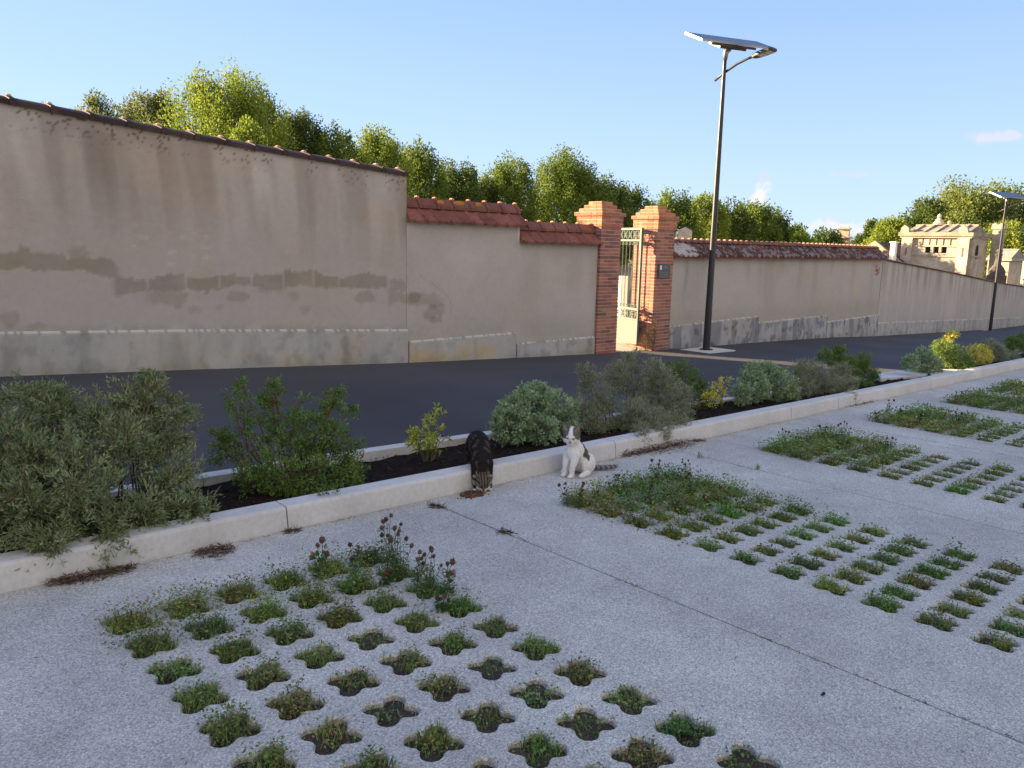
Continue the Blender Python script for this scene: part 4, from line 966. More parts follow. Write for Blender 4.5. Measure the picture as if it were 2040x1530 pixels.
# leafy weeds of the nearest strip
def rosette(name, label, p, n, ln, wd, lift, col, cat='plant'):
    m = MB(); a = np.arange(n)*2.4+RNG.uniform(0, 6); segs = 5
    for q in range(n):
        L = ln*RNG.uniform(.75, 1.15); d = np.array([math.cos(a[q]), math.sin(a[q]), 0]); sd = np.array([-d[1], d[0], 0]); up = lift*RNG.uniform(.5, 1.3)
        tt = np.linspace(0, 1, segs+1); cpt = d*tt[:, None]*L*math.cos(up)+np.array([0, 0, 1])*((tt*math.sin(up)-.35*tt**2.2)*L)[:, None]
        w = wd*np.sin(np.clip(tt*1.0, 0, 1)*math.pi*.92+.18)*(1+.25*np.cos(tt*25))
        P = np.stack([cpt-sd*w[:, None]/2+np.array([0, 0, .004]), cpt, cpt+sd*w[:, None]/2+np.array([0, 0, .004])], 1)
        m.grid(P, np.asarray(col)*RNG.uniform(.8, 1.25))
    o = m.build(name, 'leaf', origin=(0, 0, 0)); o.location = tuple(p); return tag(o, label, cat)
rosette('dandelion', 'upright toothed dandelion leaves at the top corner of the nearest strip', at_ground(738, 1118)-[0, 0, .03], 8, .16, .032, 1.0, (.085, .15, .05))
rosette('dandelion', 'flat rosette of long toothed leaves in a bare cell of the nearest strip', at_ground(522, 1358)-[0, 0, .035], 9, .12, .024, .45, (.08, .13, .05))
rosette('dock_plant', 'broad-leaved dock seedling in the right column of the nearest strip', at_ground(1352, 1452)-[0, 0, .03], 7, .085, .034, .9, (.07, .155, .04))
rosette('dock_plant', 'pale green round-leaved weed clump at the top of the nearest strip', at_ground(690, 1178)-[0, 0, .03], 16, .10, .045, 1.0, (.14, .25, .05))
rosette('dock_plant', 'pale yellow-green seedling in the third row of the nearest strip', at_ground(636, 1336)-[0, 0, .035], 9, .06, .026, .8, (.24, .30, .07))

n = 9000; X = RNG.uniform(.2, 14, n)**1.0; Yp = RNG.uniform(4.1, 5.0, n); ok = Yp < yback(X)-.13; X, Yp = X[ok], Yp[ok]; n = len(X)
B = np.stack([X, Yp, np.array([zbed(a, b) for a, b in zip(X, Yp)])+RNG.uniform(0, .012, n)], 1); A = rdir(n); A[:, 2] *= .35; A = unit(A)
tag(MB().cards(B, A, unit(np.cross(A, rdir(n))), RNG.uniform(.012, .04, n), RNG.uniform(.004, .010, n), np.array([(.045, .030, .022), (.075, .048, .032), (.028, .021, .018), (.11, .075, .05)])[RNG.choice(4, n, p=[.4, .25, .28, .07])]*RNG.uniform(.6, 1.4, (n, 1)), .5, .1).build('bark_mulch', 'litter'), 'dark bark mulch covering the planting beds', 'mulch', kind='stuff')
# ------------------------------------------------------------------ leaf litter and cat food
def litter(name, label, cat, a, b, w, n, cols, hgt=.02, sz=(.015, .05), wd=.004, grp=None):
    a = np.asarray(a); b = np.asarray(b); m = MB(); t = RNG.beta(1.6, 1.6, n)
    ax = b-a; nrm = np.array([-ax[1], ax[0], 0]); nrm /= np.linalg.norm(nrm)+1e-9
    off = RNG.normal(0, w, n)*(.35+np.sin(t*math.pi)); B = a+ax*t[:, None]+nrm*off[:, None]
    B[:, 1] = np.minimum(B[:, 1], YK-.004)
    B[:, 2] = -S*B[:, 0]+.003+RNG.random(n)*hgt*np.exp(-(off/w)**2)
    A = rdir(n); A[:, 2] *= .3; A = unit(A); cols = np.array(cols)
    m.cards(B, A, unit(np.cross(A, rdir(n))), RNG.uniform(*sz, n), wd*RNG.uniform(.6, 1.6, n), cols[RNG.integers(0, len(cols), n)]*RNG.uniform(.6, 1.4, (n, 1)), .5, .08)
    c0 = a+ax*.5; return tag(m.build(name, 'litter', origin=c0), label, cat, grp)
LC = [(.10, .06, .04), (.16, .095, .06), (.07, .045, .035), (.20, .13, .08)]; LG_ = 'drifts of dry litter at the kerb foot'
g_ = at_ground
litter('leaf_litter', 'long drift of brown dry litter at the kerb foot under the big left shrub', 'leaf litter', g_(90, 1168), g_(275, 1132), .022, 800, LC, .03, grp=LG_)
litter('leaf_litter', 'short drift of brown dry litter right of the big left shrub\'s overhang', 'leaf litter', g_(385, 1108), g_(470, 1094), .03, 500, LC, .03, grp=LG_)
litter('leaf_litter', 'wide drift of brown litter under the feathery shrub right of the white cat', 'leaf litter', g_(1225, 910), g_(1385, 882), .05, 1300, LC, .05, grp=LG_)
litter('leaf_litter', 'small clump of litter at the kerb joint under the dark green shrub', 'leaf litter', g_(570, 1062), g_(600, 1056), .012, 120, LC, .015, grp=LG_)
litter('leaf_litter', 'small clump of litter on the paving joint below the eating cat', 'leaf litter', g_(855, 1008), g_(885, 1012), .014, 160, LC, .015, grp=LG_)
litter('leaf_litter', 'small dark clump of litter farther along the paving joint', 'leaf litter', g_(990, 1058), g_(1022, 1064), .016, 110, [(.06, .05, .045), (.09, .07, .05)], .012, grp=LG_)
litter('leaf_litter', 'little drift of litter at the kerb right of the feathery shrub', 'leaf litter', g_(1380, 880), g_(1408, 878), .012, 110, LC, .015, grp=LG_)
litter('leaf_litter', 'thin drift of litter at the kerb foot under the silvery drooping shrub', 'leaf litter', g_(1675, 812), g_(1745, 798), .02, 160, LC, .015, sz=(.02, .06), grp=LG_)
m = MB(); fc = g_(935, 983); n = 260
for q in range(n):
    a = RNG.uniform(0, 6.28); rr = .085*math.sqrt(RNG.random())*(1.5 if q > 230 else 1); x = fc[0]+math.cos(a)*rr*1.1; y = min(fc[1]-.03+math.sin(a)*rr*.8, YK-.01)
    m.ball((x, y, -S*x+.004+.02*max(0, 1-rr/.085)*RNG.random()), (.006, .0055, .0045), np.array([.13, .06, .035])*RNG.uniform(.6, 1.5), 6, 4)
tag(m.build('cat_food', 'litter', origin=fc), 'heap of brown dry cat food on the paving at the tabby cat\'s nose', 'cat food')
tag(MB().ball((0, 0, .006), (.014, .006, .004), (.03, .025, .022), 8, 5).ball((.012, .004, .003), (.007, .005, .004), (.04, .03, .025), 7, 4).build('twig_scrap', 'litter', origin=(0, 0, 0)), 'small dark scrap lying alone on the open paving at the right', 'scrap').location = tuple(g_(1640, 1385))
# ------------------------------------------------------------------ trees
GT = [(.085, .135, .022), (.115, .165, .028), (.062, .10, .020), (.17, .20, .035)]
def tree_proto(R, Hc, nl, per, card, cols, shape='linden', seed=0):
    """crown built of upright leaf tufts; returns crown builder, local origin at crown centre"""
    rng = np.random.default_rng(seed); m = MB()
    u = unit(rng.normal(size=(nl, 3))); rad = 1-.55*rng.random(nl)**1.4
    u[:, 2] = np.where(u[:, 2] < -.75, -u[:, 2], u[:, 2])
    C = u*rad[:, None]*np.array([R, R, Hc])
    if shape == 'linden': C[:, :2] *= (1.0+.12*np.sin(3*np.arctan2(u[:, 1], u[:, 0])+seed))[:, None]
    tr = (R*.185 if shape == 'linden' else R*.22)
    sr = rng.uniform(.7, 1.35, nl)
    ti = np.repeat(np.arange(nl), per); n = len(ti)
    q = unit(rng.normal(size=(n, 3)))*(rng.random(n)**.45)[:, None]
    el = np.array([1, 1, 1.75]) if shape == 'linden' else np.array([1.15, 1.15, .85])
    # tufts lean outwards and up
    lean = unit(C*np.array([1, 1, .6]))
    B = C[ti]+q*el*(tr*sr[ti])[:, None]+lean[ti]*(q[:, 2:3]*tr*.35)
    A = unit(rng.normal(size=(n, 3))*.8+np.array([0, 0, .35])+lean[ti]*.5); Sd = unit(np.cross(A, rng.normal(size=(n, 3))))
    cols = np.array(cols); tc = rng.choice(len(cols), nl, p=[.4, .3, .18, .12])
    c = cols[tc[ti]]*.55+cols[rng.choice(len(cols), n, p=[.4, .3, .18, .12])]*.45; c = c*1.3*rng.uniform(.7, 1.3, (n, 1))
    m.cards(B, A, Sd, card*rng.uniform(.6, 1.3, n), card*.62*rng.uniform(.7, 1.2, n), c, .5, .1)
    # a few bare shoots standing out on top
    return m
def tree(label, px, top, hw, Y=None, D=None, cols=GT, shape='linden', aspect=1.35, nl=None, seed=0, group=None, cat='tree', name='tree', dens=1.0, bot=None):
    p = at_y(px, top, Y) if Y else at_d(px, top, D)
    d = np.linalg.norm(p-np.array([0, 0, H])); Rr = hw*(1.36 if shape == 'linden' else 1.25)/F*d; Hc = Rr*aspect
    cen = np.array([p[0], p[1], p[2]-Hc*1.12]); gz = min(float(zb(p[0])), 1.0)-.9
    if cen[2]-Hc > gz+1.8: Hc = (p[2]-gz-1.6)/2.15; cen[2] = p[2]-Hc*1.12
    t = thing(name, label, cat, (cen[0], cen[1], gz), group=group)
    card = max(.07, d/F*4.8)
    nl = nl or int(190*min(2.2, max(1, aspect/1.2)))
    per = int(np.clip(27*(Rr*Rr*Hc)**(2/3)/(card*card*.31)/nl*dens, 60, 460))
    cm = tree_proto(Rr*.93, Hc, nl, per, card, cols, shape, seed)
    cm.v = [v+cen for v in cm.v]; cm.build('crown', 'treeleaf', t, origin=(cen[0], cen[1], gz))
    m = MB(); h = cen[2]-gz; rt = max(.1, Rr*.085)
    m.tube([(0, 0, -.2), (.02, 0, h*.4), (0, .03, h*.8), (0, 0, h+Hc*.4)], [rt*1.3, rt, rt*.8, rt*.3], 9)
    for q in range(7):
        a = q*2.4+seed; z0 = h*.75+Hc*.06*q; e = np.array([math.cos(a), math.sin(a), .9])*Rr*.62
        m.tube([(0, 0, z0), tuple(np.array([0, 0, z0])+e*.5+np.array([0, 0, .1])), tuple(np.array([0, 0, z0])+e)], [rt*.45, rt*.3, rt*.1], 6)
    m.build('trunk', 'bark', t, smooth=True)
    return t
GL = 'clipped linden trees behind the cemetery wall'
YG = [(.13, .185, .025), (.17, .22, .03), (.10, .15, .022), (.22, .25, .04)]
DK = [(.06, .095, .022), (.08, .12, .028), (.045, .075, .018), (.11, .145, .03)]
OL = [(.10, .125, .04), (.13, .15, .05), (.075, .10, .03), (.16, .17, .06)]
tree('tallest sunlit linden in the row, rising above the tall wall\'s coping', 445, 138, 92, Y=22, cols=YG, aspect=1.15, seed=1, group=GL, nl=260)
tree('narrow linden shoulder just right of the tallest sunlit one', 522, 172, 40, Y=23, cols=GT, aspect=1.7, seed=2, group=GL)
tree('young pale green tree in front of the tallest linden, low over the coping', 490, 224, 34, Y=15.5, cols=YG, aspect=1.5, seed=3, cat='young tree')
tree('dark linden with a thin ragged top, second right of the tallest', 600, 214, 52, Y=23, cols=DK, aspect=1.5, seed=4, group=GL)
tree('mid-green linden just left of the yellow-topped one over the coping', 672, 232, 48, Y=22.5, cols=GT, aspect=1.5, seed=5, group=GL)
tree('yellow-topped linden above the lower end of the tall wall\'s coping', 752, 250, 56, Y=23, cols=YG, aspect=1.4, seed=6, group=GL)
tree('tall dark linden with a bright tip right above the end of the tall wall', 838, 277, 50, Y=24, cols=GT, aspect=1.7, seed=7, group=GL)
tree('low dark linden filling the dip behind the upper clay tile roof', 915, 325, 52, Y=24.5, cols=DK, aspect=1.3, seed=8, group=GL)
tree('small dark linden deep in the dip left of the rounded one', 960, 348, 38, Y=25, cols=DK, aspect=1.4, seed=25, group=GL)
tree('rounded linden with a sunlit left flank, left of the widest crown', 1015, 308, 52, Y=25, cols=GT, aspect=1.5, seed=9, group=GL)
tree('widest linden crown, left of the first brick pillar', 1130, 307, 68, Y=25, cols=GT, aspect=1.35, seed=10, group=GL, nl=240)
tree('dark linden straight behind the first brick pillar', 1200, 348, 46, Y=25, cols=DK, aspect=1.6, seed=11, group=GL)
tree('dark linden between the tops of the two brick pillars', 1255, 368, 42, Y=25.5, cols=DK, aspect=1.6, seed=12, group=GL)
tree('bright-edged linden just right of the second brick pillar', 1340, 377, 48, Y=25.5, cols=GT, aspect=1.4, seed=13, group=GL)
tree('sunlit linden directly behind the tall lamp\'s pole', 1412, 385, 38, Y=26, cols=YG, aspect=1.5, seed=14, group=GL)
tree('dark linden right of the tall lamp\'s pole', 1462, 398, 36, Y=26, cols=DK, aspect=1.5, seed=15, group=GL)
tree('yellow-topped linden under the puff of cloud', 1508, 399, 36, Y=26, cols=GT, aspect=1.5, seed=16, group=GL)
tree('last dark linden of the row, where the tops drop', 1545, 415, 32, Y=26, cols=DK, aspect=1.6, seed=17, group=GL)
tree('small rounded tree past the end of the linden row', 1590, 447, 26, Y=27, cols=GT, aspect=1.1, seed=18, group='low trees past the linden row')
tree('low bright yellow-green bush showing above the dark tile roof', 1597, 462, 28, Y=22, cols=YG, aspect=1.0, seed=19, group='low trees past the linden row')
tree('small dark tree just left of the stone chimney', 1648, 457, 28, Y=28, cols=DK, aspect=1.0, seed=20, group='low trees past the linden row')
tree('olive-green tree with a rounded top far behind the tall wall, the left one', 207, 180, 58, D=38, cols=OL, shape='round', aspect=1.0, seed=21, group='olive-green trees far behind the tall wall')
tree('olive-green tree far behind the tall wall, touching the tallest linden', 298, 172, 66, D=40, cols=OL, shape='round', aspect=1.0, seed=22, group='olive-green trees far behind the tall wall')
tree('sliver of a pale treetop above the coping at the far left edge', 5, 178, 24, D=36, cols=YG, shape='round', aspect=1.0, seed=23)
tree('thin pale treetop just peeping over the tall wall\'s coping', 92, 195, 26, D=45, cols=OL, shape='round', aspect=.9, seed=24, dens=.6)
GR = 'trees beyond the mausoleum'
BR = [(.12, .155, .035), (.15, .185, .045), (.09, .125, .028), (.19, .21, .06)]
tree('dark bushy tree at the left of the trees beyond the chapel', 1742, 432, 26, D=85, cols=DK, shape='round', aspect=1.5, seed=31, group=GR)
tree('yellow-green willow-like tree left of the stone mausoleum', 1775, 428, 38, D=75, cols=YG, shape='round', aspect=1.2, seed=32, group=GR)
tree('dusky mid-height tree behind the mausoleum\'s left corner', 1815, 425, 34, D=95, cols=OL, shape='round', aspect=1.3, seed=33, group=GR)
tree('dark round tree rising behind the mausoleum roof', 1848, 390, 40, D=90, cols=DK, shape='round', aspect=1.3, seed=34, group=GR)
tree('biggest pale green tree above the mausoleum\'s right end', 1945, 354, 84, D=100, cols=BR, shape='round', aspect=1.25, seed=35, group=GR, nl=260)
tree('tall green tree behind the distant lamp at the right edge', 2040, 362, 62, D=105, cols=GT, shape='round', aspect=1.6, seed=36, group=GR, nl=240)
tree('yellow-green lower tree right of the big pale tree', 2015, 440, 46, D=80, cols=YG, shape='round', aspect=1.0, seed=37, group=GR)
tree('low tree filling the gap under the biggest pale tree', 1905, 420, 44, D=88, cols=BR, shape='round', aspect=1.2, seed=38, group=GR)

# ------------------------------------------------------------------ cemetery beyond the wall
ST = np.array([.47, .405, .31])
def sc(k=1.0): return ST*k*RNG.uniform(.92, 1.08)
XM = 50.0
def pm_(x, y): return at_x(x, y, XM)
yl, yr = pm_(1799, 480)[1], pm_(1932, 480)[1]
ze, zt_, zr_, zw0, zw1, zs_ = [pm_(1880, y)[2] for y in (474, 463, 448, 504.5, 489, 510)]
gzM = -3.4; cx_m = 1.55
Lm = (XM+cx_m, (yl+yr)/2, gzM)
mt = thing('mausoleum', 'weathered sunlit stone chapel with a slab roof and three small windows', 'mausoleum', Lm, group='stone mausoleums behind the far wall')
Dm = 3.1
m = MB(); wins = [(1848, 1), (1864.5, 1), (1880.5, 1)]
# front wall (facing -X) built around the three window openings
segs = [yl]; 
for wx, _ in wins: segs += [pm_(wx-5.6, 497)[1], pm_(wx+5.6, 497)[1]]
segs.append(yr)
zlo, zhi = zw0, zw1
for q in range(len(segs)-1):
    a, b = segs[q], segs[q+1]
    if q % 2 == 0: m.box((XM, b, zlo), (XM+.3, a, zhi), sc())
m.box((XM, yr, gzM), (XM+.3, yl, zlo), sc(1.02)); m.box((XM, yr, zhi), (XM+.3, yl, ze), sc(.95))
m.box((XM+.301, yr, gzM), (XM+Dm, yl, ze), sc())
m.build('wall', 'stone', mt, origin=Lm)
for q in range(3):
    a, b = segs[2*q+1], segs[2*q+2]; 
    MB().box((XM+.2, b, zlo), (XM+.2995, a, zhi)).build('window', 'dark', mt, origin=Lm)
m = MB()
m.box((XM-.14, yr-.14, ze), (XM+Dm+.14, yl+.14, ze+.09), sc(1.05)); m.box((XM-.22, yr-.22, ze+.092), (XM+Dm+.22, yl+.22, zt_), sc(.70))
m.box((XM-.07, yr-.07, zs_-.06), (XM-.002, yl+.07, zs_+.05), sc(.72)); m.box((XM-.05, yr, ze-.5), (XM-.002, yl, ze-.42), sc(.9))
for k in range(9):
    y = yr+(yl-yr)*(k+.7)/9.6; m.box((XM-.035, y-.015, ze-.42), (XM-.003, y+.015, ze-.02), sc(.72))
m.build('cornice', 'stone', mt, origin=Lm)
m = MB()
for y in (yl-.28, yr+.28):
    m.box((XM-.14, y-.3, gzM), (XM-.003, y+.3, ze), sc(1.04)); m.box((XM-.155, y-.035, ze-1.05), (XM-.141, y+.035, ze-.55), (.2, .16, .11))
m.build('pilasters', 'stone', mt, origin=Lm)
m = MB(); xr = XM+Dm/2
m.prism([(XM-.1, zt_), (XM+Dm+.1, zt_), (xr, zr_+.02)], 'y', yr+.1, yl-.1, (.25, .235, .22))
for k in range(5):
    y = yr+.6+(yl-yr-1.1)*k/4; m.prism([(XM-.13, zt_+.05), (XM-.06, zt_+.01), (xr+.02, zr_+.03), (xr, zr_+.11)], 'y', y-.07, y+.07, (.36, .32, .26))
m.box((xr-.12, yr+.1, zr_-.02), (xr+.12, yl-.1, zr_+.07), (.42, .35, .25))
m.build('roof', 'stone', mt, origin=Lm)
for y in (yl-.1, yr+.35):
    MB().prism([(y-.25, zt_+.002), (y+.25, zt_+.002), (y+.2, zt_+.28), (y+.03, zt_+.42), (y-.2, zt_+.25)], 'x', XM-.16, XM+.1, sc(.9)).build('acroterion', 'stone', mt, origin=Lm)
pf = pm_(1850, 447)
MB().lathe([(.0, .55), (.06, .5), (.13, .36), (.08, .28), (.16, .2), (.2, .1), (.3, .0), (.3, -.12), (0, -.12)], (xr, pf[1], zr_+.17), 10, sc(1.0)).build('finial', 'stone', mt, origin=Lm)
MB().lathe([(0, .25), (.12, .18), (.1, .05), (.2, 0), (0, 0)], (xr, pm_(1872, 447)[1], zr_+.06), 8, sc(.9)).build('finial', 'stone', mt, origin=Lm)
# end pier with its blind oval, and the taller back wall
MB().box((XM+.12, yr-.16, gzM), (XM+1.5, yr-.003, ze-.02), sc(.95)).box((XM+.05, yr-.2, zs_-.05), (XM+1.6, yr-.161, zs_+.05), sc(.8)).build('end_pier', 'stone', mt, origin=Lm)
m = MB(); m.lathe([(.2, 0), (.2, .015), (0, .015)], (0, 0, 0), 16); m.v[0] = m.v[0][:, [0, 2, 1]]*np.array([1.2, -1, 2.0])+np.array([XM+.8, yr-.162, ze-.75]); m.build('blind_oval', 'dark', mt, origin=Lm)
m = MB(); m.box((XM+Dm-.1, yr-.75, gzM), (XM+Dm+.3, yr-.2, zr_-.15), sc(.9)); m.prism([(yr-.80, zr_-.149), (yr-.1, zr_-.149), (yr-.16, zr_+.12), (yr-.32, zr_+.22), (yr-.45, zr_+.08), (yr-.62, zr_+.2), (yr-.78, zr_+.12)], 'x', XM+Dm-.15, XM+Dm+.32, sc(.95))
m.build('back_wall', 'stone', mt, origin=Lm)
# second chapel to the right
X2 = 58.0; f2 = lambda x, y: at_x(x, y, X2)
a2, b2 = f2(1968, 520)[1], f2(2011, 520)[1]; ze2, zr2 = f2(1990, 519)[2], f2(1990, 498)[2]
L2m = (X2+1.4, (a2+b2)/2, -4); t = thing('mausoleum', 'smaller stone chapel behind the distant lamp, right of the big one', 'mausoleum', L2m, group='stone mausoleums behind the far wall')
MB().box((X2, b2, -4), (X2+2.8, a2, ze2), sc(1.05)).build('wall', 'stone', t, origin=L2m)
m = MB(); m.box((X2-.14, b2-.14, ze2), (X2+2.94, a2+.14, ze2+.14), sc(.95)); m.box((X2-.06, b2-.03, ze2-.7), (X2-.003, a2, ze2-.6), sc(.85)); m.build('cornice', 'stone', t, origin=L2m)
MB().prism([(X2-.1, ze2+.142), (X2+2.9, ze2+.142), (X2+1.4, zr2+.1)], 'y', b2-.1, a2+.1, (.30, .275, .24)).build('roof', 'stone', t, origin=L2m)
# urn-topped monument in front of it, its shadow put into the dark colour
p = at_x(1985, 548, 48); q = at_x(1985, 495, 48); h = q[2]-p[2]
t = tag(MB().lathe([(0, h), (.09, h*.97), (.16, h*.9), (.08, h*.83), (.2, h*.78), (.13, h*.7), (.17, h*.4), (.34, h*.25), (.42, h*.12), (.42, 0), (.5, -.01), (.5, -2.5), (0, -2.5)], (0, 0, 0), 12, (.10, .09, .08)).build('grave_monument', 'stone', smooth=False), 'dark urn-topped grave monument beside the distant lamp\'s pole', 'grave monument'); t.location = tuple(p)
# pale slanting slab tomb at the right edge
p = at_x(2030, 535, 70); o = tag(MB().prism([(-1.2, -2), (.9, -2), (.9, .0), (-.1, .75), (-1.2, .05)], 'x', -.5, 1.2, (.42, .41, .40)).build('grave_monument', 'stone'), 'pale grey gabled tomb at the right edge above the far coping', 'grave monument'); o.location = tuple(p)
p = at_x(2022, 556, 64); o = tag(MB().box((-.6, -.7, -2), (.6, .7, -.05), sc(.9)).box((-.5, -.6, -.048), (.5, .6, .06), sc(1)).lathe([(0, .42), (.07, .36), (.16, .22), (.1, .1), (.18, .062), (0, .062)], (0, .15, 0), 8, sc(1.05)).build('grave_monument', 'stone'), 'low sunlit tomb with a small urn at the right edge, just over the coping', 'grave monument'); o.location = tuple(p)
# obelisk block over the tile roof
p = at_d(1364, 474, 24); tp = at_d(1364, 453, 24); w = 12/F*24; h = tp[2]-p[2]
o = tag(MB().add([(-w*1.05, -w, -1.5), (w*1.05, -w, -1.5), (w*1.05, w, -1.5), (-w*1.05, w, -1.5), (-w, -w, h*.72), (w, -w, h*.72), (w, w, h*.72), (-w, w, h*.72), (0, 0, h*1.05)],
    [(0, 1, 5, 4), (1, 2, 6, 5), (2, 3, 7, 6), (3, 0, 4, 7), (4, 5, 8), (5, 6, 8), (6, 7, 8), (7, 4, 8)], (.52, .44, .33)).build('grave_monument', 'stone'), 'pale pyramid-topped stone peeping over the tile roof beside the right brick pillar', 'grave monument'); o.location = tuple(p); o.rotation_euler = (0, 0, .5)
# stone chimney with a cap, and the red roof it stands on
D_ = 65; p = at_d(1680, 487, D_); tp = at_d(1680, 452, D_); h = tp[2]-p[2]; s = D_/F
t = thing('house', 'house with a stone chimney and a red roof ridge just over the dark tile roof', 'house', tuple(p-[0, 0, 2]), rz=.25)
m = MB(); m.box((-.5*s*20, -.4, 2.0-1), (.5*s*20, .4, 2+h*.35), sc(.72)); m.box((-.5*s*26, -.5, 2+h*.35), (.5*s*26, .5, 2+h*.45), sc(.8)); m.box((-.4*s*16, -.35, 2+h*.45), (.4*s*16, .35, 2+h*.86), sc(1.0)); m.box((-.5*s*18, -.42, 2+h*.86), (.5*s*18, .42, 2+h*.93), sc(.9)); m.box((-.3*s*16, -.3, 2+h*.93), (.3*s*16, .3, 2+h), sc(1))
m.build('chimney', 'stone', t)
MB().prism([(-1.4, 1.2), (1.9, 1.2), (.2, 2.45)], 'x', s*8, s*36, (.26, .115, .08)).build('roof', 'tile', t)
MB().box((s*8, -1.2, -3), (s*36, 1.7, 1.19), (.5, .45, .38)).build('wall', 'stone', t)
# brown roofed house and white chimney post
p = at_d(1745, 516, 55); s = 55/F; z0 = 0
t = thing('house', 'house with a steep dark brown roof between the tile roof and the mausoleum', 'house', tuple(p-[0, 0, 2.5]), rz=-.35)
zt2 = 2.5+s*30
MB().prism([(-2.6, 2.2), (2.4, 2.2), (-.2, zt2)], 'x', -s*8, s*56, (.055, .043, .038)).build('roof', 'tile', t); MB().box((-s*6, -2.2, -2), (s*54, 2.1, 2.19), (.38, .34, .28)).build('wall', 'stone', t)
MB().prism([(-2.7, 2.1), (2.5, 2.1), (-.2, zt2+.07)], 'x', -s*13, -s*8.05, (.30, .22, .16)).build('gable', 'stone', t)
p = at_d(1778, 517, 48); s = 48/F
t = thing('white_post', 'white chimney post with a small cap between the brown roof and the mausoleum', 'chimney post', tuple(p))
MB().box((-s*5, -s*4, -2), (s*5, s*4, s*29)).build('post', 'white', t); MB().box((-s*6.5, -s*5.5, s*29.05), (s*6.5, s*5.5, s*31.5)).build('cap', 'white', t)
a = at_d(1962, 456, 70); b = at_d(2260, 462, 70); t_ = np.linspace(0, 1, 12)[:, None]; q = a*(1-t_)+b*t_; q[:, 2] -= (.9*t_*(1-t_))[:, 0]
tag(MB().tube(q-a, .018, 5, (.3, .3, .3)).build('power_cable', 'steel'), 'thin pale overhead cable running right from the mausoleum', 'cable').location = tuple(a)
# what shows through the open gate
p = at_d(1236, 613, 16.3); s = 16.3/F
o = tag(MB().box((-s*9, -.08, -1.2), (s*5, .08, s*62)).build('grave_slab', 'white'), 'bright white panel seen through the gate, lit by the sun', 'panel'); o.location = tuple(p); o.rotation_euler = (0, 0, 1.45)
GS = 'gravestones seen through the gate'
for (px, y0, y1, hw, D, k, lab) in ((1243, 600, 545, 8, 24, .75, 'rounded grey gravestone just right of the white panel, through the gate'), (1256, 604, 557, 9, 26, .95, 'pale gravestone between the middle bars of the gate'), (1245, 545, 528, 14, 33, .55, 'brown gravestone roof highest in the view through the gate'),
                                    (1262, 612, 575, 7, 22, .6, 'low dark gravestone beside the gate\'s right stile'), (1250, 575, 548, 10, 29, .8, 'mid grey gravestone behind the others, through the gate')):
    a = at_d(px, y0, D); b = at_d(px, y1, D); w = hw/F*D; hh = b[2]-a[2]
    pr = [(-w, -1.0), (w, -1.0), (w, hh*.75), (w*.6, hh*.95), (0, hh), (-w*.6, hh*.95), (-w, hh*.75)]
    o = tag(MB().prism(pr, 'y', -.1, .1, sc(k)).build('gravestone', 'stone'), lab, 'gravestone', GS); o.location = tuple(a); o.rotation_euler = (0, 0, 1.25)
# low weeds growing at the foot of the right pillar
for (X, Yp, hh, lab) in ((11.60, 8.72, .55, 'wispy dry weed growing up the front corner of the right pillar'), (11.52, 8.82, .38, 'dry weed at the gate\'s foot inside the gateway')):
    n = 130; a = RNG.uniform(0, 6.28, n); B = np.stack([X+RNG.normal(0, .05, n), Yp+RNG.normal(0, .03, n)-.02, zb(X)+RNG.random(n)**1.5*hh], 1)
    m = MB(); A = unit(np.c_[RNG.normal(0, .5, (n, 2)), RNG.uniform(.2, 1, n)]); m.cards(B, A, unit(np.cross(A, rdir(n))), RNG.uniform(.02, .05, n), .010, np.array([.14, .13, .06])*RNG.uniform(.6, 1.4, (n, 1)), .5, .05)
    for q in range(9): m.tube([(X+RNG.normal(0, .02), Yp-.02, zb(X)-.02), (X+RNG.normal(0, .05), Yp-.03+RNG.normal(0, .02), zb(X)+hh*.5), (X+RNG.normal(0, .09), Yp-.03+RNG.normal(0, .03), zb(X)+hh*RNG.uniform(.7, 1.1))], .003, 4, (.13, .10, .06))
    tag(m.build('weed', 'leaf', origin=(X, Yp, float(zb(X)))), lab, 'weed')

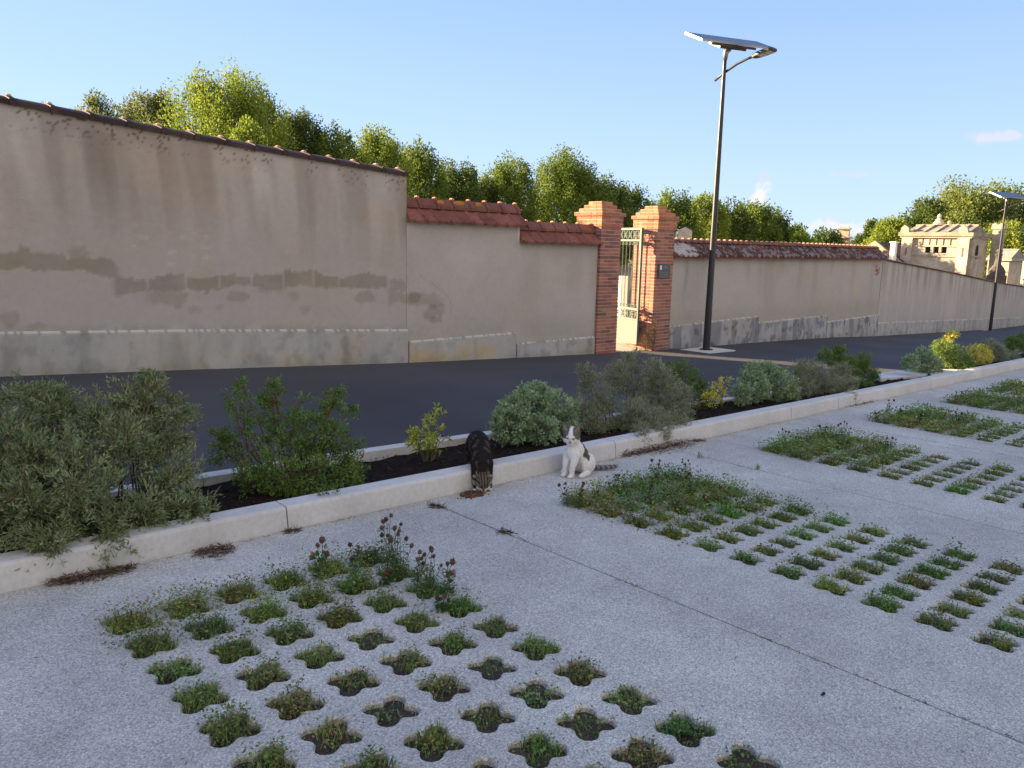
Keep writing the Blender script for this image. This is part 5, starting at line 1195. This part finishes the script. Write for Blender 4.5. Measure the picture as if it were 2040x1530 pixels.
# ------------------------------------------------------------------ cats
def capsule(m, a, b, ra, rb, n=10, k=6):
    a, b = np.array(a, float), np.array(b, float); L = np.linalg.norm(b-a); t = np.linspace(0, 1, k)
    pts = a+(b-a)*t[:, None]; m.tube(pts, ra+(rb-ra)*t, n); m.ball(a, (ra,)*3, n=12, m=9); m.ball(b, (rb,)*3, n=12, m=9)
def fuse(m, voxel, smooth, colf, name, par, origin=(0, 0, 0), rz=0):
    """voxel-fuses overlapping volumes into one continuous body and colours it"""
    o = m.build('fuse_tmp', 'fur')
    r = o.modifiers.new('r', 'REMESH'); r.mode = 'VOXEL'; r.voxel_size = voxel; s = o.modifiers.new('s', 'SMOOTH'); s.factor = .5; s.iterations = smooth
    dg = bpy.context.evaluated_depsgraph_get(); ev = o.evaluated_get(dg); me = bpy.data.meshes.new_from_object(ev); me.name = name
    n = len(me.vertices); co = np.zeros(n*3, np.float32); me.vertices.foreach_get('co', co); co = co.reshape(-1, 3).astype(float)
    nr = np.zeros(n*3, np.float32); me.vertices.foreach_get('normal', nr); nr = nr.reshape(-1, 3)
    co2 = co+nr*((vn(co[:, 0]*260, co[:, 2]*90+co[:, 1]*260, 3)-.5)*.0022)[:, None]; me.vertices.foreach_set('co', co2.astype(np.float32).ravel())
    for a in list(me.color_attributes): me.color_attributes.remove(a)
    C = colf(co, nr)
    F4 = np.array([tuple(p_.vertices) for p_ in me.polygons if len(p_.vertices) == 4]); F3 = [tuple(p_.vertices) for p_ in me.polygons if len(p_.vertices) == 3]
    b = MB(); b.add(co2, F4, C)
    if F3: b.f.append(np.array(F3))
    k = RNG.choice(n, min(n, 15000), replace=False); k = k[co[k, 2] > .012]; A = unit(nr[k]*.55+np.array([-.45, 0, -.45])+RNG.normal(0, .25, (len(k), 3)))
    b.cards(co2[k]-nr[k]*.001, A, unit(np.cross(A, nr[k]+RNG.normal(0, .2, (len(k), 3)))), RNG.uniform(.006, .0125, len(k)), .0022, C[k]*RNG.uniform(.85, 1.12, (len(k), 1)), .35, .05)
    bpy.data.objects.remove(o); bpy.data.meshes.remove(me)
    return b.build(name, 'fur', par, smooth=True)
def rotz(p, a, c=(0, 0, 0)):
    p = np.asarray(p, float)-c; ca, sa = math.cos(a), math.sin(a); return np.stack([p[..., 0]*ca-p[..., 1]*sa, p[..., 0]*sa+p[..., 1]*ca, p[..., 2]], -1)+c
def cat_head(m, hc, yaw, pitch, s=1.0, ear=1.0):
    """head at hc looking along +x, turned by yaw then nodded by pitch; returns function local->body"""
    cy, sy, cp, sp = math.cos(yaw), math.sin(yaw), math.cos(pitch), math.sin(pitch)
    M3 = np.array([[cy, -sy, 0], [sy, cy, 0], [0, 0, 1]])@np.array([[cp, 0, sp], [0, 1, 0], [-sp, 0, cp]])
    T = lambda p: M3@(np.array(p, float)*s)+np.array(hc)
    def el(c, r): m.ball(T(c), tuple(np.array(r)*s), n=16, m=11, M3=M3)
    el((0, 0, .004), (.050, .049, .045)); el((.018, .022, -.012), (.030, .026, .025)); el((.018, -.022, -.012), (.030, .026, .025))
    el((.040, 0, -.016), (.022, .020, .016)); el((.050, 0, -.008), (.012, .010, .009)); el((.036, 0, -.026), (.015, .013, .010)); el((.036, 0, .010), (.022, .014, .016))
    for sd in (-1, 1):
        b1, b2, b3, tp = T((.016, sd*.014, .034)), T((.006, sd*.050, .020)), T((-.016, sd*.032, .030)), T((.004, sd*(.047), .034+.050*ear))
        m.add([b1, b2, b3, tp], [(0, 1, 2), (0, 3, 1), (1, 3, 2), (2, 3, 0)] if sd > 0 else [(0, 2, 1), (0, 1, 3), (1, 2, 3), (2, 0, 3)])
        m.ball(T((-.002, sd*.033, .026)), tuple(np.array((.014, .018, .014))*s), n=10, m=7, M3=M3)
    return M3
# white cat sitting, body along +x (towards the left of the photo), its left flank (+y) to the camera
m = MB()
capsule(m, (-.085, 0, .085), (.005, 0, .185), .078, .066); capsule(m, (.005, 0, .175), (.058, 0, .262), .062, .043)
m.ball((.052, 0, .180), (.052, .055, .068), n=14, m=11); m.ball((-.095, 0, .07), (.085, .088, .068), n=14, m=11)
for sd in (-1, 1):
    m.ball((-.062, sd*.062, .082), (.072, .040, .074), n=14, m=11)
    capsule(m, (-.03, sd*.078, .022), (.038, sd*.080, .018), .024, .019); m.ball((.045, sd*.080, .017), (.024, .019, .016))
    capsule(m, (.060, sd*.036, .175), (.092, sd*.031, .085), .032, .021); capsule(m, (.092, sd*.031, .085), (.098, sd*.030, .02), .020, .016); m.ball((.112, sd*.030, .015), (.027, .018, .015))
tl = np.array([(-.16, 0, .04), (-.20, .035, .020), (-.245, .07, .017), (-.285, .10, .018), (-.32, .12, .019), (-.345, .13, .02)]); m.tube(tl, [.026, .020, .0175, .017, .0165, .012], 10); m.ball(tl[-1], (.013,)*3)
HC = np.array([.082, .008, .312]); HY = math.radians(26); HP = math.radians(22)
HM = cat_head(m, HC, HY, HP, 1.22, 1.05)
def col_white(co, nr):
    C = np.tile(np.array([.84, .81, .76]), (len(co), 1)); g = np.array([.13, .115, .105])
    l = (co-HC)@HM/1.2                                     # head coordinates
    hd = (np.linalg.norm((co-HC)/np.array([1, 1, 1.3]), axis=1) < .105) & (co[:, 2] > .262)
    nz = (fbm(co[:, 0]*60+9, co[:, 2]*60+co[:, 1]*40, 5)-.5)*.014
    cap = (l[:, 2]+nz > .004-.35*np.clip(l[:, 0], -.05, .03)) & (np.abs(l[:, 1])+nz*.6 > .0085+.10*np.clip(.035-l[:, 2], 0, .03)+.03*np.clip(l[:, 0]-.02, 0, 1)*8) & (l[:, 0] < .040)
    side = (np.abs(l[:, 1]) > .030) & (l[:, 2] > -.012) & (l[:, 0] < .03)
    C[hd & (cap | side)] = g*1.25
    ear_in = hd & (l[:, 2] > .040) & (np.abs(l[:, 1]) > .024) & (nr@HM[:, 0] > .45); C[ear_in] = np.array([.38, .27, .23])
    nose = hd & (l[:, 0] > .050) & (np.abs(l[:, 1]) < .0075) & (l[:, 2] > -.016) & (l[:, 2] < -.002); C[nose] = np.array([.42, .25, .22])
    mouth = hd & (l[:, 0] > .042) & (np.abs(l[:, 2]+.024) < .0022) & (np.abs(l[:, 1]) < .013); C[mouth] = np.array([.28, .18, .15])
    for s in (-1, 1):
        e = hd & (l[:, 0] > .02) & (np.abs(l[:, 1]-s*.021) < .0125) & (np.abs(l[:, 2]-.006-.18*np.abs(l[:, 1]-s*.021)) < .0034); C[e] = np.array([.035, .03, .025])
        e = hd & (l[:, 0] > .02) & (np.hypot(l[:, 1]-s*.021, (l[:, 2]-.006)*1.2) < .009) & ~e; C[e] = C[e]*.72
    w = co[:, 0]+(fbm(co[:, 2]*30, co[:, 0]*30, 8)-.5)*.05; z = co[:, 2]+(fbm(co[:, 0]*35, co[:, 2]*30, 9)-.5)*.04
    fl = (((w+.035)/.036)**2+((z-.205+.55*(w+.035))/.075)**2 < 1) & (co[:, 1] > -.02) & (co[:, 2] > .10); C[fl] = g
    fl2 = (((w+.115)/.05)**2+((z-.14)/.045)**2 < 1) & (co[:, 1] < .01); C[fl2] = g
    ta = (co[:, 0] < -.176) & (co[:, 2] < .045); st_ = np.sin(co[:, 0]*190) > .25; C[ta] = np.where(st_[ta][:, None], np.array([.10, .09, .085]), np.array([.26, .23, .21]))
    toe = (co[:, 2] < .020) & (co[:, 0] > .115); C[toe] *= .9
    return C*(.93+.14*vn(co[:, 0]*120, co[:, 2]*50+co[:, 1]*110, 4))[:, None]
wp = at_ground(1151, 947)
wc = thing('cat', 'white cat with grey patches sitting upright on the paving in front of the kerb', 'cat', (wp[0], wp[1]+.02, -S*wp[0]), math.radians(188), 'cats by the kerb')
fuse(m, .0042, 5, col_white, 'body', wc)
# tabby, head down at the food, hind legs on the bed; body along +x towards the camera
m = MB(); hz = .155
capsule(m, (-.42, 0, hz+.165), (-.30, 0, hz+.172), .088, .086); capsule(m, (-.30, 0, hz+.172), (-.16, 0, hz+.085), .088, .078); capsule(m, (-.16, 0, hz+.085), (-.095, 0, .150), .072, .056)
m.ball((-.36, 0, hz+.135), (.13, .088, .080), n=14, m=11); m.ball((-.135, 0, hz+.055), (.07, .078, .072), n=14, m=11)
for sd in (-1, 1):
    m.ball((-.43, sd*.060, hz+.11), (.068, .042, .088), n=12, m=9); capsule(m, (-.41, sd*.065, hz+.07), (-.46, sd*.064, hz+.012), .030, .019); capsule(m, (-.46, sd*.064, hz-.02), (-.40, sd*.064, hz-.04), .018, .018)
    capsule(m, (-.13, sd*.056, hz+.06), (-.105, sd*.062, .09), .036, .022); capsule(m, (-.105, sd*.062, .09), (-.085, sd*.062, .02), .021, .017); m.ball((-.07, sd*.062, .015), (.027, .019, .015))
tl = np.array([(-.50, 0, hz+.16), (-.54, .03, hz+.13), (-.56, .10, hz+.10), (-.56, .17, hz+.09)]); m.tube(tl, [.024, .020, .018, .012], 10); m.ball(tl[-1], (.012,)*3)
HC2 = np.array([-.045, 0, .080]); HM2 = cat_head(m, HC2, 0.0, math.radians(48), 1.2, .9)
def col_tabby(co, nr):
    w = co+(np.stack([fbm(co[:, 0]*18+k, co[:, 1]*18+co[:, 2]*14, 30+k) for k in range(3)], 1)-.5)*.05
    b = np.array([.085, .064, .046]); k_ = np.array([.018, .016, .015]); wt = np.array([.70, .67, .62])
    s = np.sin(w[:, 0]*125+np.abs(w[:, 1])*40+co[:, 2]*30); s2 = fbm(co[:, 0]*55, co[:, 1]*55+co[:, 2]*45, 41)
    kk_ = np.clip(sst(-.35, .35, s)+sst(.045, .02, np.abs(w[:, 1]))+sst(.5, .66, s2), 0, 1); C = lerp3(b*(.55+.9*s2)[:, None], np.tile(k_, (len(co), 1)), kk_)
    l = (co-HC2)@HM2/1.17; hd = (np.linalg.norm(co-HC2, axis=1) < .1) & (co[:, 2] < .16)
    hs = np.sin(l[:, 1]*330) > .2; C[hd] = np.where(hs[hd][:, None], k_*1.3, np.array([.15, .115, .08]))
    chk = hd & (np.abs(l[:, 1]) > .030) & (l[:, 2] < .03); C[chk] = np.where((np.sin(l[:, 2]*260) > .3)[chk][:, None], k_*1.4, np.array([.30, .26, .20]))
    mz = hd & (l[:, 0] > .030) & (l[:, 2] < .004); C[mz] = wt
    nose = hd & (l[:, 0] > .052) & (np.abs(l[:, 1]) < .007) & (l[:, 2] > -.014); C[nose] = np.array([.20, .10, .09])
    for s_ in (-1, 1):
        e = hd & (l[:, 0] > .02) & (np.abs(l[:, 1]-s_*.021) < .010) & (np.abs(l[:, 2]-.007) < .003); C[e] = np.array([.02, .018, .015])
        er = hd & (l[:, 2] > .040) & (np.abs(l[:, 1]) > .024) & (nr@HM2[:, 0] > .4); C[er] = np.array([.20, .14, .11])
    pw = (co[:, 2] < .055) & (co[:, 0] > -.13) & ~hd; C[pw] = wt
    return C
tp_ = at_ground(957, 978)
tang = math.atan2(-tp_[1]+.0, -tp_[0])+math.radians(8)
tc_ = thing('cat', 'dark tabby cat standing over the kerb with its head down at the cat food', 'cat', (tp_[0]-.02, 3.83, -S*tp_[0]), tang, 'cats by the kerb')
fuse(m, .0045, 5, col_tabby, 'body', tc_); tc_.scale = (.84, .84, .84)
